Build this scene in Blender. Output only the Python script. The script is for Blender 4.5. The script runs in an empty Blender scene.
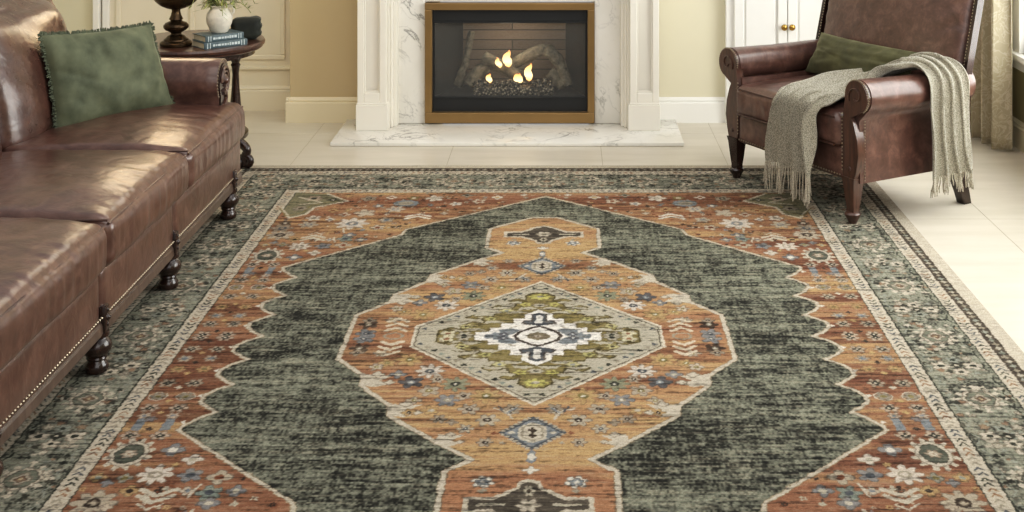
import bpy, bmesh, math, random
import numpy as np
from mathutils import Vector, Matrix, noise
random.seed(7)
R = math.radians
SC = bpy.context.scene
COL = SC.collection
F, H = 1300.0, 1.7            # focal length in pixels (1024 wide), eye height

# ------------------------------------------------------------------ helpers
def lin(c):
    return tuple(((x/255)/12.92 if x/255 <= .04045 else ((x/255+.055)/1.055)**2.4) for x in c)
def link(o, parent=None):
    COL.objects.link(o)
    if parent is not None: o.parent = parent
    return o
def tag(o, label=None, cat=None, group=None, kind=None):
    if label: o['label'] = label
    if cat: o['category'] = cat
    if group: o['group'] = group
    if kind: o['kind'] = kind
    return o
def thing(name, label, cat, loc=(0,0,0), rz=0, group=None):
    o = bpy.data.objects.new(name, None); link(o)
    o.location = loc; o.rotation_euler = (0,0,rz); o.empty_display_size = .1
    return tag(o, label, cat, group)
class MB:
    """collects verts and faces"""
    def __init__(s): s.v = []; s.f = []; s.mi = []; s.m = 0
    def add(s, vs, fs):
        b = len(s.v); s.v += [tuple(p) for p in vs]
        s.f += [tuple(b+i for i in f) for f in fs]; s.mi += [s.m]*len(fs)
        return s
    def box(s, a, b, bev=0):
        x0,y0,z0 = [min(a[i],b[i]) for i in range(3)]; x1,y1,z1 = [max(a[i],b[i]) for i in range(3)]
        if bev <= 0:
            vs = [(x0,y0,z0),(x1,y0,z0),(x1,y1,z0),(x0,y1,z0),(x0,y0,z1),(x1,y0,z1),(x1,y1,z1),(x0,y1,z1)]
            s.add(vs, [(0,3,2,1),(4,5,6,7),(0,1,5,4),(1,2,6,5),(2,3,7,6),(3,0,4,7)])
        else:
            bm = bmesh.new(); bmesh.ops.create_cube(bm, size=1)
            for v in bm.verts:
                v.co = Vector(((x0+x1)/2+v.co.x*(x1-x0), (y0+y1)/2+v.co.y*(y1-y0), (z0+z1)/2+v.co.z*(z1-z0)))
            bmesh.ops.bevel(bm, geom=bm.edges[:]+bm.verts[:], offset=bev, segments=2, affect='EDGES', profile=.5)
            s.bm(bm)
        return s
    def bm(s, bm):
        bm.verts.index_update()
        s.add([v.co[:] for v in bm.verts], [tuple(v.index for v in f.verts) for f in bm.faces]); bm.free()
        return s
    def lathe(s, prof, c=(0,0,0), n=24, M=None):
        vs = []; fs = []
        for r, z in prof:
            for k in range(n):
                a = 2*math.pi*k/n; vs.append((r*math.cos(a), r*math.sin(a), z))
        for i in range(len(prof)-1):
            for k in range(n):
                k2 = (k+1) % n
                fs.append((i*n+k, i*n+k2, (i+1)*n+k2, (i+1)*n+k))
        fs.append(tuple(reversed(range(n)))); fs.append(tuple((len(prof)-1)*n+k for k in range(n)))
        if M is not None: vs = [(M @ Vector(p))[:] for p in vs]
        s.add([(p[0]+c[0], p[1]+c[1], p[2]+c[2]) for p in vs], fs); return s
    def tube(s, pts, rad, n=8, cap=True):
        pts = [Vector(p) for p in pts]; m = len(pts)
        rad = rad if isinstance(rad, (list, tuple)) else [rad]*m
        vs = []; fs = []; up = None
        for i, p in enumerate(pts):
            t = (pts[min(i+1,m-1)]-pts[max(i-1,0)]).normalized()
            if up is None:
                up = Vector((0,0,1)) if abs(t.z) < .9 else Vector((1,0,0))
            a = t.cross(up).normalized(); b = a.cross(t).normalized(); up = b
            for k in range(n):
                th = 2*math.pi*k/n
                vs.append((p + (a*math.cos(th)+b*math.sin(th))*rad[i])[:])
        for i in range(m-1):
            for k in range(n):
                k2 = (k+1) % n
                fs.append((i*n+k, i*n+k2, (i+1)*n+k2, (i+1)*n+k))
        if cap: fs.append(tuple(reversed(range(n)))); fs.append(tuple((m-1)*n+k for k in range(n)))
        s.add(vs, fs); return s
    def ball(s, c, r, sz=1, n=8, m=5):
        prof = [(max(1e-4, r*math.sin(math.pi*i/m)), -r*sz*math.cos(math.pi*i/m)) for i in range(m+1)]
        return s.lathe(prof, c, n)
    def grid(s, rows):
        n = len(rows[0]); b = []
        for r in rows: b += list(r)
        s.add(b, [(i*n+j, i*n+j+1, (i+1)*n+j+1, (i+1)*n+j) for i in range(len(rows)-1) for j in range(n-1)])
        return s
    def prism(s, poly, ax, a0, a1):
        """polygon extruded along axis ax; poly in the other two axes (cyclic order x,y,z)"""
        n = len(poly)
        def P(p, a):
            return {'x': (a, p[0], p[1]), 'y': (p[0], a, p[1]), 'z': (p[0], p[1], a)}[ax]
        vs = [P(p, a0) for p in poly]+[P(p, a1) for p in poly]
        fs = [tuple(range(n)), tuple(reversed(range(n, 2*n)))]+[(i, i+n, (i+1) % n+n, (i+1) % n) for i in range(n)]
        s.add(vs, fs); return s
    def build(s, name, mat, parent=None, smooth=True, angle=40, xf=None):
        me = bpy.data.meshes.new(name)
        vs = s.v if xf is None else [tuple(xf(p)) for p in s.v]
        me.from_pydata(vs, [], s.f)
        for m in (mat if isinstance(mat, (list, tuple)) else [mat]): me.materials.append(m)
        me.polygons.foreach_set('material_index', s.mi)
        bm = bmesh.new(); bm.from_mesh(me)
        bmesh.ops.recalc_face_normals(bm, faces=bm.faces[:])
        if smooth:
            for f in bm.faces: f.smooth = True
            for e in bm.edges:
                if len(e.link_faces) == 2 and e.calc_face_angle(0) > R(angle): e.smooth = False
        bm.to_mesh(me); bm.free()
        o = bpy.data.objects.new(name, me)
        return link(o, parent)

# ------------------------------------------------------------------ materials
def new_mat(name):
    m = bpy.data.materials.new(name); m.use_nodes = True
    nt = m.node_tree; b = nt.nodes['Principled BSDF']
    return m, nt, b
def N(nt, t, **kw):
    n = nt.nodes.new(t)
    for k, v in kw.items():
        if k in n.inputs: n.inputs[k].default_value = v
        else: setattr(n, k, v)
    return n
def coords(nt, scale=(1,1,1), rot=(0,0,0)):
    tc = N(nt, 'ShaderNodeTexCoord'); mp = N(nt, 'ShaderNodeMapping')
    mp.inputs['Scale'].default_value = scale; mp.inputs['Rotation'].default_value = rot
    nt.links.new(tc.outputs['Object'], mp.inputs['Vector']); return mp.outputs['Vector']
def noise_n(nt, vec, scale, detail=4, rough=.55, dist=0):
    n = N(nt, 'ShaderNodeTexNoise', Scale=scale, Detail=detail, Roughness=rough, Distortion=dist)
    nt.links.new(vec, n.inputs['Vector']); return n.outputs['Fac']
def ramp(nt, fac, stops):
    r = N(nt, 'ShaderNodeValToRGB'); e = r.color_ramp.elements
    while len(e) < len(stops): e.new(.5)
    for i, (p, c) in enumerate(stops):
        e[i].position = p; e[i].color = (*c, 1)
    nt.links.new(fac, r.inputs['Fac']); return r.outputs['Color']
def bump(nt, b, h, strength=.3, dist=.005, prev=None):
    n = N(nt, 'ShaderNodeBump', Strength=strength, Distance=dist)
    nt.links.new(h, n.inputs['Height'])
    if prev is not None: nt.links.new(prev, n.inputs['Normal'])
    nt.links.new(n.outputs['Normal'], b.inputs['Normal']); return n.outputs['Normal']
def plain(name, c, rough=.5, metal=0, var=.06, nscale=6, bumpiness=0):
    m, nt, b = new_mat(name); c = lin(c)
    v = coords(nt)
    f = noise_n(nt, v, nscale)
    col = ramp(nt, f, [(.3, tuple(x*(1-var) for x in c)), (.7, tuple(min(1, x*(1+var)) for x in c))])
    nt.links.new(col, b.inputs['Base Color'])
    b.inputs['Roughness'].default_value = rough; b.inputs['Metallic'].default_value = metal
    if bumpiness: bump(nt, b, noise_n(nt, v, 180), bumpiness, .002)
    return m
def leather(name, dark, mid, light, rough=.33):
    m, nt, b = new_mat(name); v = coords(nt)
    f = noise_n(nt, v, 16, 8, .66, .4)
    col = ramp(nt, f, [(.22, lin(dark)), (.5, lin(mid)), (.75, lin(light))])
    f2 = noise_n(nt, v, 40, 5, .7)
    mx = N(nt, 'ShaderNodeMix', data_type='RGBA', blend_type='MULTIPLY'); mx.inputs[0].default_value = .5
    nt.links.new(col, mx.inputs[6]); nt.links.new(ramp(nt, f2, [(.3, (.62,.6,.6)), (.65, (1,1,1))]), mx.inputs[7])
    nt.links.new(mx.outputs[2], b.inputs['Base Color'])
    rr = N(nt, 'ShaderNodeMapRange'); rr.inputs['To Min'].default_value = rough-.05; rr.inputs['To Max'].default_value = rough+.14
    nt.links.new(f2, rr.inputs['Value']); nt.links.new(rr.outputs['Result'], b.inputs['Roughness'])
    b.inputs['Specular IOR Level'].default_value = .6
    b.inputs['Coat Weight'].default_value = .35; b.inputs['Coat Roughness'].default_value = .2
    p = bump(nt, b, noise_n(nt, v, 9, 3, .5, 1.2), .35, .012)
    vo = N(nt, 'ShaderNodeTexVoronoi', Scale=420.0); nt.links.new(v, vo.inputs['Vector'])
    bump(nt, b, vo.outputs['Distance'], .02, .0004, p)
    return m
def wood(name, dark, light, rough=.25):
    m, nt, b = new_mat(name); v = coords(nt, (14, 14, 2))
    f = noise_n(nt, v, 3, 5, .6, .8)
    nt.links.new(ramp(nt, f, [(.3, lin(dark)), (.7, lin(light))]), b.inputs['Base Color'])
    b.inputs['Roughness'].default_value = rough; b.inputs['Coat Weight'].default_value = .4; b.inputs['Coat Roughness'].default_value = .12
    return m
def velvet(name, c, shade):
    m, nt, b = new_mat(name); v = coords(nt)
    f = noise_n(nt, v, 9, 5, .6)
    nt.links.new(ramp(nt, f, [(.3, lin(shade)), (.7, lin(c))]), b.inputs['Base Color'])
    b.inputs['Roughness'].default_value = .75
    b.inputs['Sheen Weight'].default_value = .7; b.inputs['Sheen Roughness'].default_value = .35
    b.inputs['Sheen Tint'].default_value = (*[min(1, x*2.2+.12) for x in lin(c)], 1)
    p = bump(nt, b, noise_n(nt, v, 6.0, 1.5, .45, .5), .7, .03)
    bump(nt, b, noise_n(nt, v, 420), .15, .001, p)
    return m
def marble(name):
    m, nt, b = new_mat(name)
    v = coords(nt, (1, 1, .8), (0.3, .5, .2))
    def veins(scale, lo, dist):
        n = N(nt, 'ShaderNodeTexNoise', Scale=scale, Detail=6.0, Roughness=.6, Distortion=dist); nt.links.new(v, n.inputs['Vector'])
        s = N(nt, 'ShaderNodeMath', operation='SUBTRACT'); s.inputs[1].default_value = .5; nt.links.new(n.outputs['Fac'], s.inputs[0])
        a = N(nt, 'ShaderNodeMath', operation='ABSOLUTE'); nt.links.new(s.outputs[0], a.inputs[0])
        return ramp(nt, a.outputs[0], [(0, (lo,)*3), (.007, (lo*.4+.6,)*3), (.022, (1,1,1))])
    base = ramp(nt, noise_n(nt, v, 2.5, 5), [(.3, lin((226,222,212))), (.7, lin((244,241,234)))])
    mk = ramp(nt, noise_n(nt, v, 3.2, 3), [(.4, (0,0,0)), (.62, (1,1,1))])
    c = base
    for sc, lo, di, fac in ((2.2, .30, 1.5, None), (5.0, .70, .9, None)):
        mx = N(nt, 'ShaderNodeMix', data_type='RGBA', blend_type='MULTIPLY'); mx.inputs[0].default_value = .85
        nt.links.new(mk, mx.inputs[0]); nt.links.new(c, mx.inputs[6]); nt.links.new(veins(sc, lo, di), mx.inputs[7]); c = mx.outputs[2]
    nt.links.new(c, b.inputs['Base Color']); b.inputs['Roughness'].default_value = .12
    return m
def knit(name, c1, c2):
    m, nt, b = new_mat(name); v = coords(nt)
    f = noise_n(nt, v, 260, 2, .6)
    f0 = noise_n(nt, v, 5, 3)
    nt.links.new(ramp(nt, f, [(.36, lin(c1)), (.62, lin(c2))]), b.inputs['Base Color'])
    b.inputs['Roughness'].default_value = .9; b.inputs['Sheen Weight'].default_value = .3
    bump(nt, b, f, .6, .003)
    return m
M = {}
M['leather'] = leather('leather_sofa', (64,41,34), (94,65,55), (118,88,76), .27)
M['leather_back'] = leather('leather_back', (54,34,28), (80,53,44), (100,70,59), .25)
M['leather_chair'] = leather('leather_chair', (62,40,34), (94,65,56), (128,95,83), .33)
M['piping'] = leather('leather_piping', (54,32,26), (78,50,41), (100,66,54), .35)
M['darkwood'] = wood('dark_wood', (26,15,12), (58,36,28))
M['midwood'] = wood('brown_wood', (50,32,26), (92,62,50), .3)
M['taupe'] = wood('taupe_wood', (64,50,43), (98,82,72), .35)
M['nail'] = plain('aged_brass_nail', (148,136,118), .3, .55)
M['velvet'] = velvet('green_velvet', (104,108,84), (66,72,53))
M['velvet_chair'] = velvet('olive_velvet', (94,92,60), (62,62,40))
M['darkgreen'] = velvet('dark_green_cloth', (42,46,38), (24,28,24))
M['fringe_green'] = velvet('fringe_green', (92,98,78), (56,62,46))
M['marble'] = marble('white_marble')
M['brass'] = plain('brushed_brass', (148,121,80), .36, .6, .10, 3)
M['brass_knob'] = plain('knob_brass', (172,138,74), .25, .9)
M['black'] = plain('black_metal', (44,45,46), .45, .3)
M['black2'] = plain('black_metal_deep', (24,24,25), .5, .2)
M['trim'] = plain('trim_paint', (236,231,219), .38, 0, .015)
M['trim_r'] = plain('cabinet_paint', (238,236,230), .35, 0, .012)
M['panel'] = plain('panel_paint', (232,223,202), .45, 0, .02)
M['wall'] = plain('beige_wall', (216,209,184), .8, 0, .02, 2, .1)
M['wall_l'] = plain('beige_wall_dim_side', (192,175,141), .8, 0, .03, 2, .1)  # same beige wall; weaker window light and warm glow put into the colour
M['wall_r'] = plain('olive_wall', (168,156,112), .8, 0, .03, 2)
M['groove'] = plain('groove_shadow', (150,138,112), .8)
M['ceramic'] = plain('crackled_ceramic', (226,220,205), .3, 0, .1, 60)
M['bronze'] = plain('dark_bronze', (74,58,40), .26, .8, .35, 14)
M['knit'] = knit('grey_knit', (112,108,95), (182,176,160))
M['knit2'] = knit('grey_fringe', (136,129,114), (200,192,174))

def floor_mat():
    m, nt, b = new_mat('cream_tile'); v = coords(nt, (1, 5, 1))
    f = noise_n(nt, v, 2.2, 6, .6)
    nt.links.new(ramp(nt, f, [(.3, lin((198,190,173))), (.7, lin((212,204,189)))]), b.inputs['Base Color'])
    b.inputs['Roughness'].default_value = .30; b.inputs['Specular IOR Level'].default_value = .35
    return m
M['tile'] = floor_mat()
M['grout'] = plain('grout', (176,166,148), .8)
def brick_mat():
    m, nt, b = new_mat('firebrick_liner')
    tc = N(nt, 'ShaderNodeTexCoord'); mp = N(nt, 'ShaderNodeMapping'); mp.inputs['Rotation'].default_value = (R(90), 0, 0)
    nt.links.new(tc.outputs['Object'], mp.inputs['Vector'])
    br = N(nt, 'ShaderNodeTexBrick', Scale=1.0); br.inputs['Brick Width'].default_value = .9; br.inputs['Row Height'].default_value = .058
    br.inputs['Mortar Size'].default_value = .004; br.inputs['Mortar Smooth'].default_value = .6
    br.inputs['Color1'].default_value = (*lin((92,80,68)), 1); br.inputs['Color2'].default_value = (*lin((116,100,84)), 1); br.inputs['Mortar'].default_value = (*lin((44,40,36)), 1)
    nt.links.new(mp.outputs['Vector'], br.inputs['Vector'])
    nt.links.new(br.outputs['Color'], b.inputs['Base Color']); b.inputs['Roughness'].default_value = .9
    return m
M['brick'] = brick_mat()
def log_mat():
    m, nt, b = new_mat('ceramic_log'); v = coords(nt)
    f = noise_n(nt, v, 28, 6, .7)
    nt.links.new(ramp(nt, f, [(.3, lin((46,42,36))), (.55, lin((108,100,84))), (.8, lin((156,146,124)))]), b.inputs['Base Color'])
    b.inputs['Roughness'].default_value = .95; bump(nt, b, f, .9, .01)
    return m
M['log'] = log_mat()
def flame_mat():
    m, nt, b = new_mat('flame')
    for n in list(nt.nodes):
        if n != b and n.type != 'OUTPUT_MATERIAL': nt.nodes.remove(n)
    tc = N(nt, 'ShaderNodeTexCoord'); sp = N(nt, 'ShaderNodeSeparateXYZ'); nt.links.new(tc.outputs['Generated'], sp.inputs[0])
    c = ramp(nt, sp.outputs['Z'], [(0, (1,.42,.1)), (.35, (1,.78,.38)), (.75, (1,.55,.16)), (1, (.85,.2,.04))])
    b.inputs['Base Color'].default_value = (0,0,0,1)
    nt.links.new(c, b.inputs['Emission Color']); b.inputs['Emission Strength'].default_value = 2.6
    return m
M['flame'] = flame_mat()
def ember_mat():
    m, nt, b = new_mat('ember_bed'); v = coords(nt)
    vo = N(nt, 'ShaderNodeTexVoronoi', Scale=70.0); nt.links.new(v, vo.inputs['Vector'])
    nt.links.new(ramp(nt, vo.outputs['Distance'], [(0, lin((190,176,150))), (.35, lin((110,100,86))), (.6, lin((30,27,24)))]), b.inputs['Base Color'])
    b.inputs['Roughness'].default_value = .95; return m
M['ember'] = ember_mat()
def glass_mat(name='fireplace_glass', haze_mix=.07):
    m, nt, b = new_mat(name)
    nt.nodes.remove(b); out = [n for n in nt.nodes if n.type == 'OUTPUT_MATERIAL'][0]
    t = N(nt, 'ShaderNodeBsdfTransparent'); t.inputs['Color'].default_value = (.86,.88,.88,1)
    g = N(nt, 'ShaderNodeBsdfGlossy', Roughness=.05); lw = N(nt, 'ShaderNodeLayerWeight'); pw = N(nt, 'ShaderNodeMath', operation='POWER'); pw.inputs[1].default_value = 5; nt.links.new(lw.outputs['Facing'], pw.inputs[0]); fr = N(nt, 'ShaderNodeMath', operation='MULTIPLY_ADD'); fr.inputs[1].default_value = .6; fr.inputs[2].default_value = .035; nt.links.new(pw.outputs[0], fr.inputs[0])
    df = N(nt, 'ShaderNodeBsdfDiffuse', Color=(.8,.8,.78,1)); m0 = N(nt, 'ShaderNodeMixShader'); m0.inputs[0].default_value = haze_mix  # pale diffuse mix stands in for reflected haze and dust on the glass
    nt.links.new(t.outputs[0], m0.inputs[1]); nt.links.new(df.outputs[0], m0.inputs[2])
    mx = N(nt, 'ShaderNodeMixShader'); nt.links.new(fr.outputs[0], mx.inputs[0])
    nt.links.new(m0.outputs[0], mx.inputs[1]); nt.links.new(g.outputs[0], mx.inputs[2]); nt.links.new(mx.outputs[0], out.inputs['Surface'])
    return m
M['glass'] = glass_mat()
def curtain_mat():
    m, nt, b = new_mat('damask_curtain'); v = coords(nt)
    n = N(nt, 'ShaderNodeTexNoise', Scale=13.0, Detail=2.0, Distortion=2.5); nt.links.new(v, n.inputs['Vector'])
    nt.links.new(ramp(nt, n.outputs['Fac'], [(.44, lin((164,154,128))), (.5, lin((186,177,154))), (.56, lin((168,158,132)))]), b.inputs['Base Color'])
    b.inputs['Roughness'].default_value = .7; b.inputs['Sheen Weight'].default_value = .3
    return m
M['curtain'] = curtain_mat()
def sprig_mat():
    m, nt, b = new_mat('pale_sprig'); v = coords(nt)
    nt.links.new(ramp(nt, noise_n(nt, v, 30), [(.35, lin((96,112,64))), (.65, lin((176,180,116)))]), b.inputs['Base Color'])
    b.inputs['Roughness'].default_value = .6; return m
M['sprig'] = sprig_mat()
def book_mat():
    m, nt, b = new_mat('blue_grey_cloth_cover'); v = coords(nt)
    nt.links.new(ramp(nt, noise_n(nt, v, 60), [(.3, lin((62,78,84))), (.7, lin((92,108,112)))]), b.inputs['Base Color'])
    b.inputs['Roughness'].default_value = .45; return m
M['book'] = book_mat()
M['pages'] = plain('book_pages', (206,196,172), .8, 0, .1, 90)
M['foil'] = plain('silver_foil', (190,200,200), .4, .2)
def sky_pane():
    m, nt, b = new_mat('daylight_outside')
    b.inputs['Base Color'].default_value = (1,1,1,1)
    v = coords(nt)
    nt.links.new(ramp(nt, noise_n(nt, v, .6), [(.3, (.86,.93,1)), (.7, (1,1,1))]), b.inputs['Emission Color'])
    b.inputs['Emission Strength'].default_value = 1.6
    return m
M['outside'] = sky_pane()

# ------------------------------------------------------------------ rug pattern (rug coordinates, metres, quarter symmetric)
RES = .0015; QW, QH = int(1.575/RES), int(2.165/RES)
IMG = np.zeros((QH, QW, 3), np.float32); FIELD = np.zeros((QH, QW), np.float32); ORG = np.zeros((QH, QW), np.float32)
UU = (np.arange(QW)+.5)*RES; VV = (np.arange(QH)+.5)*RES
def box_of(u0, u1, v0, v1):
    i0 = max(0, int(u0/RES)-1); i1 = min(QW, int(u1/RES)+2); j0 = max(0, int(v0/RES)-1); j1 = min(QH, int(v1/RES)+2)
    if i1 <= i0 or j1 <= j0: return None
    return slice(j0, j1), slice(i0, i1), UU[None, i0:i1], VV[j0:j1, None]
def inside(poly, u, v):
    r = np.zeros(np.broadcast(u, v).shape, bool); n = len(poly)
    for k in range(n):
        (a, b), (c, d) = poly[k], poly[(k+1) % n]
        if b == d: continue
        r ^= ((b > v) != (d > v)) & (u < (c-a)*(v-b)/(d-b)+a)
    return r
def put(sj, si, msk, col, fld=None):
    IMG[sj, si][msk] = col
    if fld is not None: FIELD[sj, si][msk] = fld[0]; ORG[sj, si][msk] = fld[1]
    else: FIELD[sj, si][msk] = 0; ORG[sj, si][msk] = 0
def fill(poly, col, fld=None):
    b = box_of(min(p[0] for p in poly), max(p[0] for p in poly), min(p[1] for p in poly), max(p[1] for p in poly))
    if b: put(b[0], b[1], inside(poly, b[2], b[3]), col, fld)
def line(pts, w, col, closed=False):
    pts = list(pts)+([pts[0]] if closed else [])
    for (a, b), (c, d) in zip(pts[:-1], pts[1:]):
        bx = box_of(min(a, c)-w, max(a, c)+w, min(b, d)-w, max(b, d)+w)
        if not bx: continue
        u, v = bx[2], bx[3]; L = max(1e-9, (c-a)**2+(d-b)**2)
        t = np.clip(((u-a)*(c-a)+(v-b)*(d-b))/L, 0, 1)
        put(bx[0], bx[1], ((u-a-t*(c-a))**2+(v-b-t*(d-b))**2) < (w/2)**2, col)
def flower(cu, cv, ru, rv, n, col, cc=None, k=.45, ph=0, c2=.3):
    bx = box_of(cu-ru, cu+ru, cv-rv, cv+rv)
    if not bx: return
    x = (bx[2]-cu)/ru; y = (bx[3]-cv)/rv; r = np.sqrt(x*x+y*y); th = np.arctan2(y, x)
    R0 = (1-k)+k*np.abs(np.cos(n*(th+ph)/2)); ou = .0035/max(ru, rv)
    if ru > .013: put(bx[0], bx[1], r < R0, tuple(.5*x+.5*y for x, y in zip(col, (70,56,44)))); R0 = R0-ou*1.3
    put(bx[0], bx[1], r < R0, col)
    if cc is not None: put(bx[0], bx[1], r < c2, cc)
def ring(cu, cv, ru, rv, w, col, n=0):
    bx = box_of(cu-ru-w, cu+ru+w, cv-rv-w, cv+rv+w)
    if not bx: return
    x = (bx[2]-cu)/ru; y = (bx[3]-cv)/rv; r = np.sqrt(x*x+y*y)
    put(bx[0], bx[1], np.abs(r-1) < w/min(ru, rv), col)
CREAM = (192,178,154); CRM2 = (172,160,137); ORANGE = (154,98,66); RUST = (134,74,46); GOLD = (186,150,92)
GREEN = (105,105,88); DKG = (54,56,46); SAGE = (140,143,127); BLUE = (122,128,132); NAVY = (78,82,88); OLIVE = (132,116,62)
BROWN = (62,48,38); GREIGE = (176,166,142); WHITE = (210,200,182); TAUPE = (150,138,116)
G_ = (1,0); O_ = (0,1)
rr = random.Random(11)
def rect(u0, u1, v0, v1): return [(u0,v0),(u1,v0),(u1,v1),(u0,v1)]
# borders
fill(rect(0, 1.6, 0, 2.2), CREAM)
fill(rect(0, 1.512, 0, 2.10), (78,66,54))
fill(rect(0, 1.472, 0, 2.045), CREAM)
fill(rect(0, 1.420, 0, 1.985), (126,125,107), (.9,0))
fill(rect(0, 1.209, 0, 1.735), CREAM)
fill(rect(0, 1.152, 0, 1.676), ORANGE, O_)
for w, (a, b) in ((.005, (1.209, 1.735)), (.004, (1.152, 1.676)), (.004, (1.420, 1.985))):
    line([(a, 0), (a, b), (0, b)], w, DKG)
# narrow band marks
k = 0; t = .02
while t < 2.02:
    s = .012 if k % 2 else -.012; c = (NAVY, DKG, (150,104,70), TAUPE)[(k//2) % 4]
    if t < 1.70: line([(1.168, t+.010), (1.180, t-.006), (1.192, t+.010)], .0055, c)
    if t < 1.99: line([(1.434, t+.010), (1.446, t-.006), (1.458, t+.010)], .005, c)
    k += 1; t += .027
t = .02; k = 0
while t < 1.45:
    c = (NAVY, DKG, (150,104,70), TAUPE)[(k//2) % 4]
    if t < 1.14: line([(t+.01, 1.692), (t-.006, 1.705), (t+.01, 1.718)], .006, c)
    line([(t+.01, 2.000), (t-.006, 2.015), (t+.01, 2.03)], .006, c)
    k += 1; t += .03
t = 0; k = 0
while t < 2.1:                                   # marks in the dark outer guard
    c = (GREIGE, SAGE, TAUPE)[k % 3]
    flower(1.492, t, .012, .014, 4, c, None, .5)
    if t < 1.5: flower(t, 2.072, .014, .018, 4, c, None, .5)
    k += 1; t += .034
# green main border motifs
def rosette(cu, cv, a, b, s=1):
    for q in range(12):
        an = 2*math.pi*q/12; c_, s_ = math.cos(an), math.sin(an); L_ = 1.0 if q % 3 == 0 else .82
        line([(cu+.045*a*c_, cv+.048*b*s_), (cu+.082*a*c_*L_, cv+.088*b*s_*L_)], .010, CREAM)
        flower(cu+.078*a*c_*L_, cv+.084*b*s_*L_, .012, .012, 4, CREAM, None, .4)
    flower(cu, cv, .058*a*s, .062*b*s, 8, CREAM, None, .16)
    flower(cu, cv, .046*a*s, .050*b*s, 6, (112,114,96), None, .12)
    flower(cu, cv, .032*a*s, .034*b*s, 4, CRM2, None, .35)
    flower(cu, cv, .018*a*s, .018*b*s, 4, (134,100,76), (186,164,120), .3)
def floral(cu, cv, vert):
    def q(du, dv): return (cu+du, cv+dv) if vert else (cu+dv, cv+du)
    for du, dv, r, c in ((-.05,0,.034,CREAM),(.05,0,.034,CREAM),(0,.045,.03,CREAM),(0,-.045,.03,SAGE),(-.045,.055,.02,CRM2),(.045,-.055,.02,CRM2),(.05,.055,.018,SAGE),(-.05,-.055,.018,(150,120,90))):
        p = q(du, dv); flower(p[0], p[1], r, r, 5, c, DKG if r > .028 else None, .42)
    p = q(0, 0); flower(p[0], p[1], .022, .022, 4, DKG, CREAM, .4)
for kk in range(5):
    rosette(1.318, .47*kk, 1, 1); 
    if kk < 4: floral(1.318, .47*kk+.235, True)
for kk in range(3):
    rosette(.44*kk, 1.868, 1, 1); floral(.44*kk+.22, 1.868, False)
for i in range(620):
    if i % 2: u, v = rr.uniform(1.22, 1.41), rr.uniform(0, 1.97)
    else: u, v = rr.uniform(0, 1.41), rr.uniform(1.75, 1.97)
    j, ii = min(QH-1, int(v/RES)), min(QW-1, int(u/RES))
    if FIELD[j, ii] > .3:
        r = rr.uniform(.006, .016)
        flower(u, v, r, r, rr.choice((3,4,5)), rr.choice((CREAM, CRM2, SAGE, DKG, DKG, (148,112,84))), None, .5, rr.random()*3)
t = .06
while t < 1.95:
    line([(1.224, t-.03), (1.236, t), (1.224, t+.03)], .006, SAGE); line([(1.406, t-.03), (1.396, t), (1.406, t+.03)], .006, DKG); t += .094
# orange ground flowers outside the field
def bud(u, v, r, c, cc):
    c = tuple(.78*x+.22*y for x, y in zip(c, RUST)); flower(u, v, r, r, 6, c, cc, .42)
rows = [(.012, 0), (.106, 1), (.18, 2), (.26, 3), (.362, 1), (.454, 4), (.53, 0), (.63, 5), (.70, 0)]
for v, st in rows:
    for u in (1.034, 1.116):
        if st in (0, 1): bud(u, v, .031, CREAM if st == 0 else GREIGE, NAVY); flower(u, v, .015, .015, 4, DKG, CREAM, .5)
        elif st == 2: bud(u, v, .028, GREIGE, RUST); flower(u, v, .013, .013, 4, BLUE, None, .4)
        elif st == 3: bud(u, v, .029, GOLD, (120,104,60))
        elif st == 4: bud(u, v, .030, SAGE, OLIVE); ring(u, v, .027, .027, .002, CREAM)
        else:
            fill(rect(u-.016, u+.012, v-.045, v+.04), BLUE); bud(u, v-.05, .024, CREAM, BLUE)
    for du in (1.075,): flower(du, v+.03, .012, .012, 4, rr.choice((GOLD, BROWN, CREAM)), None, .4)
bud(1.092, .60, .02, BLUE, None)
for v in (.09, .27, .45, .62): fill([(.965+.02,v-.012),(1.0+.004,v+.0),(.985,v+.014)], WHITE)
# big rosette in the corner ground
for (cu, cv) in ((1.084, .806),):
    for q in range(12):
        a = 2*math.pi*(q+.5)/12; c_, s_ = math.cos(a), math.sin(a)
        fill([(cu+.046*math.cos(a-.22), cv+.064*math.sin(a-.22)), (cu+.067*math.cos(a-.05), cv+.093*math.sin(a-.05)), (cu+.067*math.cos(a+.12), cv+.093*math.sin(a+.12)), (cu+.046*math.cos(a+.22), cv+.064*math.sin(a+.22))], CREAM)
    flower(cu, cv, .052, .073, 8, CREAM, None, .06); flower(cu, cv, .038, .056, 6, (84,88,74), None, .06)
    bud(cu, cv, .026, GREIGE, BROWN); flower(cu, cv, .012, .016, 4, CREAM, (150,110,80), .4)
def chevron(cu, cv, s, w, c, n=2, gap=.032, h=.032):
    for i in range(n):
        o = cv+gap*(i-(n-1)/2)
        line([(cu-s, o-h*.5), (cu, o+h*.5), (cu+s, o-h*.5)], w, c)
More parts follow.
